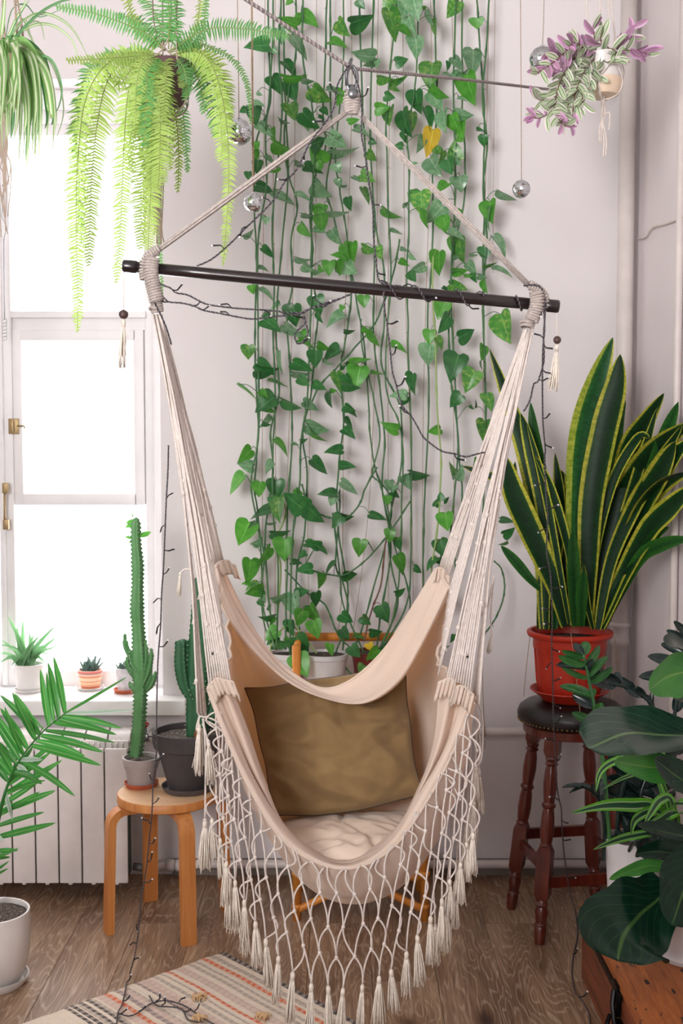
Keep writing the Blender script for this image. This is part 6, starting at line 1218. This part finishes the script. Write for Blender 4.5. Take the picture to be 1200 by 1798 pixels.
# ------------------------------------------------------------------ trunk with its plants
tk = thing('wooden_trunk', 'old orange brown wooden trunk with black iron clasp at the bottom right', 'trunk', (.876, 2.85, 0))
MB().box(.712, 1.045, 2.2, 3.457, .0, .196, .003).build('chest_body', m_trunk, tk, auto=30)
MB().box(.706, 1.047, 2.195, 3.462, .196, .227, .004).build('lid', (m_lid,), tk, auto=30)
hs_ = MB(); Xc = .703
hs_.box(Xc - .003, .708, 2.93, 3.22, .180, .199, .001); hs_.box(Xc - .006, .71, 2.95, 3.0, .13, .21, .002); hs_.build('hasp_plate', m_iron, tk, auto=30)
hs_ = MB(); hs_.tube([(Xc - .008, 2.965, .195), (Xc - .014, 2.955, .165), (Xc - .014, 2.935, .13), (Xc - .01, 2.93, .10)], .007, 8); hs_.tube(cr([(Xc - .012, 2.99, .118), (Xc - .022, 2.985, .085), (Xc - .024, 2.94, .065), (Xc - .022, 2.88, .055), (Xc - .016, 2.86, .09), (Xc - .012, 2.87, .115)], 5), .006, 8); hs_.box(Xc - .010, .712, 2.90, 2.96, .085, .125, .003); hs_.build('clasp', m_iron, tk, auto=30)
ZT = .2275
def blobpot(c, r, h, lab, name, cat='potted plant'):
    c = Vector(c); t = thing(name, lab, cat, c + Vector((0, 0, ZT))); pot(t, c, r, r * .8, h, m_whiteplast, .010, .004, ZT, .93, .002, body=[(r * .86, .012), (r * .83, .016), (r * .95, h * .8)]); return t
# ZZ plant
zz_ = blobpot((.828, 3.335, 0), .078, .238, 'near black plant with paired glossy leaflets in the rear white pot on the trunk', 'potted_zz_plant')
def lance(seed, bend=.1, fold=.2, w=.36):
    b_ = MB(); b_.blade(cr([Vector((0, 0, 0)), Vector((0, .3, .03)), Vector((0, .7, .02 - bend * .4)), Vector((0, 1, -bend))], 3), lambda q: w * math.sin(math.pi * min(1, .08 + q * .92)) ** .75, Vector((0, 0, 1)), fold, 4); return b_
ZM = [lance(0).mesh('leaflet', mats=(m_zz,)), lance(0, .2, .3).mesh('leaflet', mats=(m_zz,)), lance(0).mesh('leaflet', mats=(m_zzg,))]
def zstem(pts, Y0, Y1, leaves, r=(.007, .003), green=0, mt=None):
    n_ = len(pts); w3 = cr([P(x_, y_, Y0 + (Y1 - Y0) * i / (n_ - 1)) for i, (x_, y_) in enumerate(pts)], 6); st_ = MB().tube(w3, [r[0] + (r[1] - r[0]) * i / len(w3) for i in range(len(w3))], 8).build('stem', mt or m_stem, zz_)
    for (bx, by, tx, ty, w_, g_) in leaves:
        a = P(bx, by, Y1 * .7 + Y0 * .3); a = min(w3, key=lambda v: (Vector((v.x, v.z)) - Vector((a.x, a.z))).length); b2 = P(tx, ty, a.y + rnd(-.04, .04)); place(ZM[2 if g_ else random.randint(0, 1)], st_, a, b2, min(1, w_ / .36) if w_ < .36 else w_ / .36, None, 1.0, 'leaflet')
def Z(ox, oy, k, L): return [(ox + a / k, oy + b / k, ox + c / k, oy + d / k, w_, g_) for a, b, c, d, w_, g_ in L]
zstem([(1072, 1500), (1066, 1420), (1060, 1340), (1050, 1290), (1044, 1240), (1034, 1190), (1025, 1150)], 3.33, 3.25, Z(980, 1080, 5.4545, [(230, 370, 150, 262, .5, 0), (240, 370, 280, 240, .55, 1), (235, 400, 40, 350, .32, 1), (240, 450, 10, 405, .3, 1), (250, 510, -10, 460, .25, 0), (270, 590, 5, 490, .2, 1), (260, 480, 420, 290, .3, 1), (270, 520, 330, 430, .5, 0), (290, 590, 470, 380, .3, 1), (310, 600, 440, 470, .5, 0), (320, 770, 20, 660, .28, 1), (330, 760, 360, 700, .5, 1), (335, 870, 140, 760, .5, 0), (345, 900, 330, 790, .4, 0), (360, 960, 420, 850, .55, 1), (370, 1050, 140, 930, .35, 1), (430, 620, 535, 510, .3, 1)]), (.008, .0035))
zstem([(1085, 1500), (1090, 1400), (1130, 1300), (1150, 1250), (1120, 1215), (1075, 1200), (1045, 1195)], 3.38, 3.30, Z(980, 1080, 5.4545, [(560, 690, 315, 610, .45, 0), (620, 640, 480, 560, .45, 0), (600, 620, 560, 530, .5, 0), (740, 720, 600, 600, .45, 0), (720, 740, 700, 640, .4, 0), (860, 760, 760, 690, .5, 0), (1040, 800, 900, 740, .45, 0), (780, 790, 740, 710, .4, 0), (640, 700, 800, 790, .4, 0), (980, 850, 850, 760, .4, 0)]), (.008, .004), mt=m_zz)
zstem([(1120, 1500), (1150, 1400), (1180, 1280), (1195, 1200), (1205, 1150), (1212, 1090)], 3.38, 3.42, Z(980, 1080, 5.4545, [(1230, 190, 1120, 60, .35, 0), (1230, 290, 1060, 145, .35, 0), (1190, 390, 990, 262, .35, 0), (1180, 520, 880, 380, .3, 0), (1160, 660, 820, 552, .28, 0), (1180, 720, 1000, 620, .35, 0), (1190, 800, 1030, 715, .25, 0), (1160, 560, 1080, 540, .4, 0), (1220, 500, 1120, 620, .3, 0), (1150, 900, 1210, 700, .5, 0)]), (.008, .003), mt=m_zz)
zstem([(1060, 1510), (1062, 1450), (1050, 1400), (1020, 1378)], 3.34, 3.25, Z(980, 1300, 5.4545, [(300, 460, 50, 410, .16, 0), (240, 420, 105, 492, .14, 0), (420, 520, 230, 390, .22, 0), (430, 540, 330, 430, .3, 0), (420, 580, 420, 360, .4, 0)]), (.006, .003), mt=m_zz)
dl = []
zstem([(1100, 1512), (1112, 1480), (1140, 1462), (1160, 1470)], 3.30, 3.10, [(1112, 1485, 1098, 1455, .4, 0), (1120, 1480, 1140, 1512, .4, 0), (1135, 1466, 1105, 1478, .35, 0), (1140, 1465, 1165, 1500, .35, 0), (1150, 1468, 1120, 1510, .3, 0), (1155, 1470, 1185, 1490, .35, 0), (1130, 1470, 1150, 1440, .35, 0)], (.006, .003), mt=m_zz)
for k in range(64): x_, y_ = rnd(1070, 1200), rnd(1320, 1475); dl.append((x_, y_, x_ + rnd(-38, 30), y_ - rnd(5, 42), rnd(.2, .4), 0))
zstem([(1100, 1510), (1115, 1440), (1130, 1380), (1150, 1330), (1160, 1280)], 3.36, 3.40, dl[:32], (.008, .004), mt=m_zz)
zstem([(1130, 1510), (1150, 1440), (1170, 1380), (1185, 1330), (1190, 1300)], 3.38, 3.42, dl[32:], (.008, .004), mt=m_zz)

# striped dracaena
dr_ = blobpot((.975, 3.30, 0), .052, .12, 'striped green dracaena with long arching leaves among the trunk plants', 'potted_dracaena')
DD = [([(1180, 1470), (1155, 1418), (1110, 1414), (1060, 1415), (1002, 1428)], 25, 3.05), ([(1185, 1470), (1165, 1430), (1140, 1425), (1115, 1440), (1109, 1466)], 18, 3.0), ([(1190, 1470), (1180, 1405), (1160, 1405), (1145, 1425), (1131, 1450)], 17, 2.98), ([(1185, 1475), (1160, 1462), (1110, 1468), (1075, 1478), (1042, 1492)], 15, 3.02), ([(1185, 1470), (1165, 1375), (1130, 1358), (1095, 1366), (1055, 1388)], 9, 3.0), ([(1180, 1460), (1140, 1330), (1085, 1335), (1055, 1355), (1047, 1390)], 14, 3.05), ([(1190, 1465), (1180, 1420), (1200, 1410), (1230, 1425)], 24, 3.0), ([(1185, 1465), (1175, 1440), (1190, 1425), (1220, 1440)], 18, 2.96), ([(1180, 1450), (1150, 1330), (1160, 1320), (1172, 1330)], 10, 3.1), ([(1190, 1480), (1185, 1430), (1160, 1440), (1136, 1448)], 20, 2.97)]
for pts, w_, Ye in DD:
    n_ = len(pts); w3 = [Vector((.975 + rnd(-.01, .01), 3.30, ZT + .10))] + [P(x_, y_, 3.25 + (Ye - 3.25) * i / (n_ - 1)) for i, (x_, y_) in enumerate(pts)]; w3 = cr(w3, 5); W_ = w_ * 3.05 / F_PX
    MB().blade(w3, lambda q, W_=W_: W_ * (.3 + .7 * min(1, max(0, q - .15) / .4)) * (1 if q < .6 else max(0, 1 - ((q - .6) / .4) ** 1.8)) + .0006, Vector((rnd(-.2, .2), -1, .5)), .2, 6).build('leaf', m_drac, dr_)

# fiddle leaf fig
fg = blobpot((.913, 3.085, 0), .083, .155, 'fig with very large glossy leaves in a white pot on the trunk', 'potted_fig')
stx = [Vector((.915, 3.085, ZT + .13)), Vector((.945, 3.04, .45)), Vector((.95, 2.98, .62)), Vector((.955, 2.96, .80)), Vector((.95, 2.95, 1.03))]
stm = cr(stx, 6); MB().tube(stm, .009, 10).build('trunk_stem', m_brownstem, fg)
def bigleaf(name, pts, wpx, m_, Y0, Y1, nrm, prof, fold=.08, wave=.035, cup=0):
    n_ = len(pts); w3 = cr([P(x_, y_, Y0 + (Y1 - Y0) * i / (n_ - 1)) for i, (x_, y_) in enumerate(pts)], 6); W_ = wpx * (Y0 + Y1) / 2 / F_PX
    m2 = MB().blade(w3, lambda q: W_ * prof(q), nrm, fold, 10, wave); m2.build('leaf', m_, fg)
    a = w3[0]; s_ = min(stm, key=lambda v: (v - a).length); MB().tube(cr([s_, s_.lerp(a, .5) + Vector((0, 0, .01)), a, w3[1]], 4), .0035, 6).build('petiole', m_figu, fg)
ob = lambda q: (.30 + .78 * math.sin(math.pi * min(1, q * .5 + .08)) ** 1.2) * (1 if q < .72 else math.sqrt(max(0, 1 - ((q - .72) / .28) ** 2))) * (min(1, q / .06 + .3)) * (1 + .05 * math.sin(q * 19))
ov = lambda q: math.sin(math.pi * min(1, .06 + .94 * q)) ** .7 * (1 + .04 * math.sin(q * 15))
bigleaf('a', [(1176, 1560), (1150, 1586), (1120, 1612), (1096, 1642), (1085, 1688)], 158, m_fig, 2.90, 2.78, Vector((-.1, -1, .25)), ob, .05, .03)
bigleaf('b', [(1248, 1490), (1222, 1530), (1198, 1578), (1180, 1625)], 120, m_fig, 2.88, 2.78, Vector((.1, -1, .2)), ov, .06, .03)
bigleaf('c', [(1250, 1300), (1200, 1287), (1140, 1285), (1085, 1290), (1030, 1312)], 118, m_figg, 2.88, 2.74, Vector((0, -.62, 1)), ob, .12, .04)
bigleaf('d', [(1240, 1178), (1205, 1180), (1170, 1192), (1140, 1212)], 80, m_figu, 2.88, 2.78, Vector((-.25, -1, -.1)), ov, .1, .03)
bigleaf('e', [(1225, 1365), (1180, 1352), (1130, 1346), (1078, 1336)], 52, m_figu, 2.88, 2.78, Vector((0, -1, .1)), ov, .1, .03)
bigleaf('f', [(1240, 1400), (1205, 1372), (1175, 1352), (1150, 1332)], 56, m_fig, 2.86, 2.80, Vector((0, -1, .6)), ov, .1, .03)
bigleaf('g', [(1240, 1478), (1200, 1466), (1160, 1458), (1120, 1450)], 40, m_fig, 2.90, 2.80, Vector((0, -.9, .8)), ov, .2, .03)
bigleaf('h', [(1230, 1180), (1212, 1150), (1190, 1130), (1170, 1132)], 60, m_fig, 2.88, 2.80, Vector((0, -.6, 1)), ov, .1, .03)
bigleaf('i', [(1190, 1530), (1150, 1520), (1110, 1528), (1070, 1544)], 26, m_figu, 2.95, 2.88, Vector((0, -1, .3)), ov, .1, .02)
bigleaf('j', [(1240, 1250), (1225, 1230), (1205, 1225), (1185, 1228)], 50, m_fig, 2.9, 2.84, Vector((0, -.6, 1)), ov, .1, .02)
bigleaf('k', [(1240, 1520), (1200, 1500), (1160, 1494), (1118, 1500)], 44, m_fig, 2.98, 2.92, Vector((.2, -.8, .7)), ov, .15, .03)
bigleaf('l', [(1250, 1620), (1225, 1600), (1200, 1560), (1176, 1500)], 70, m_fig, 2.96, 2.90, Vector((.2, -1, .1)), ov, .12, .03)
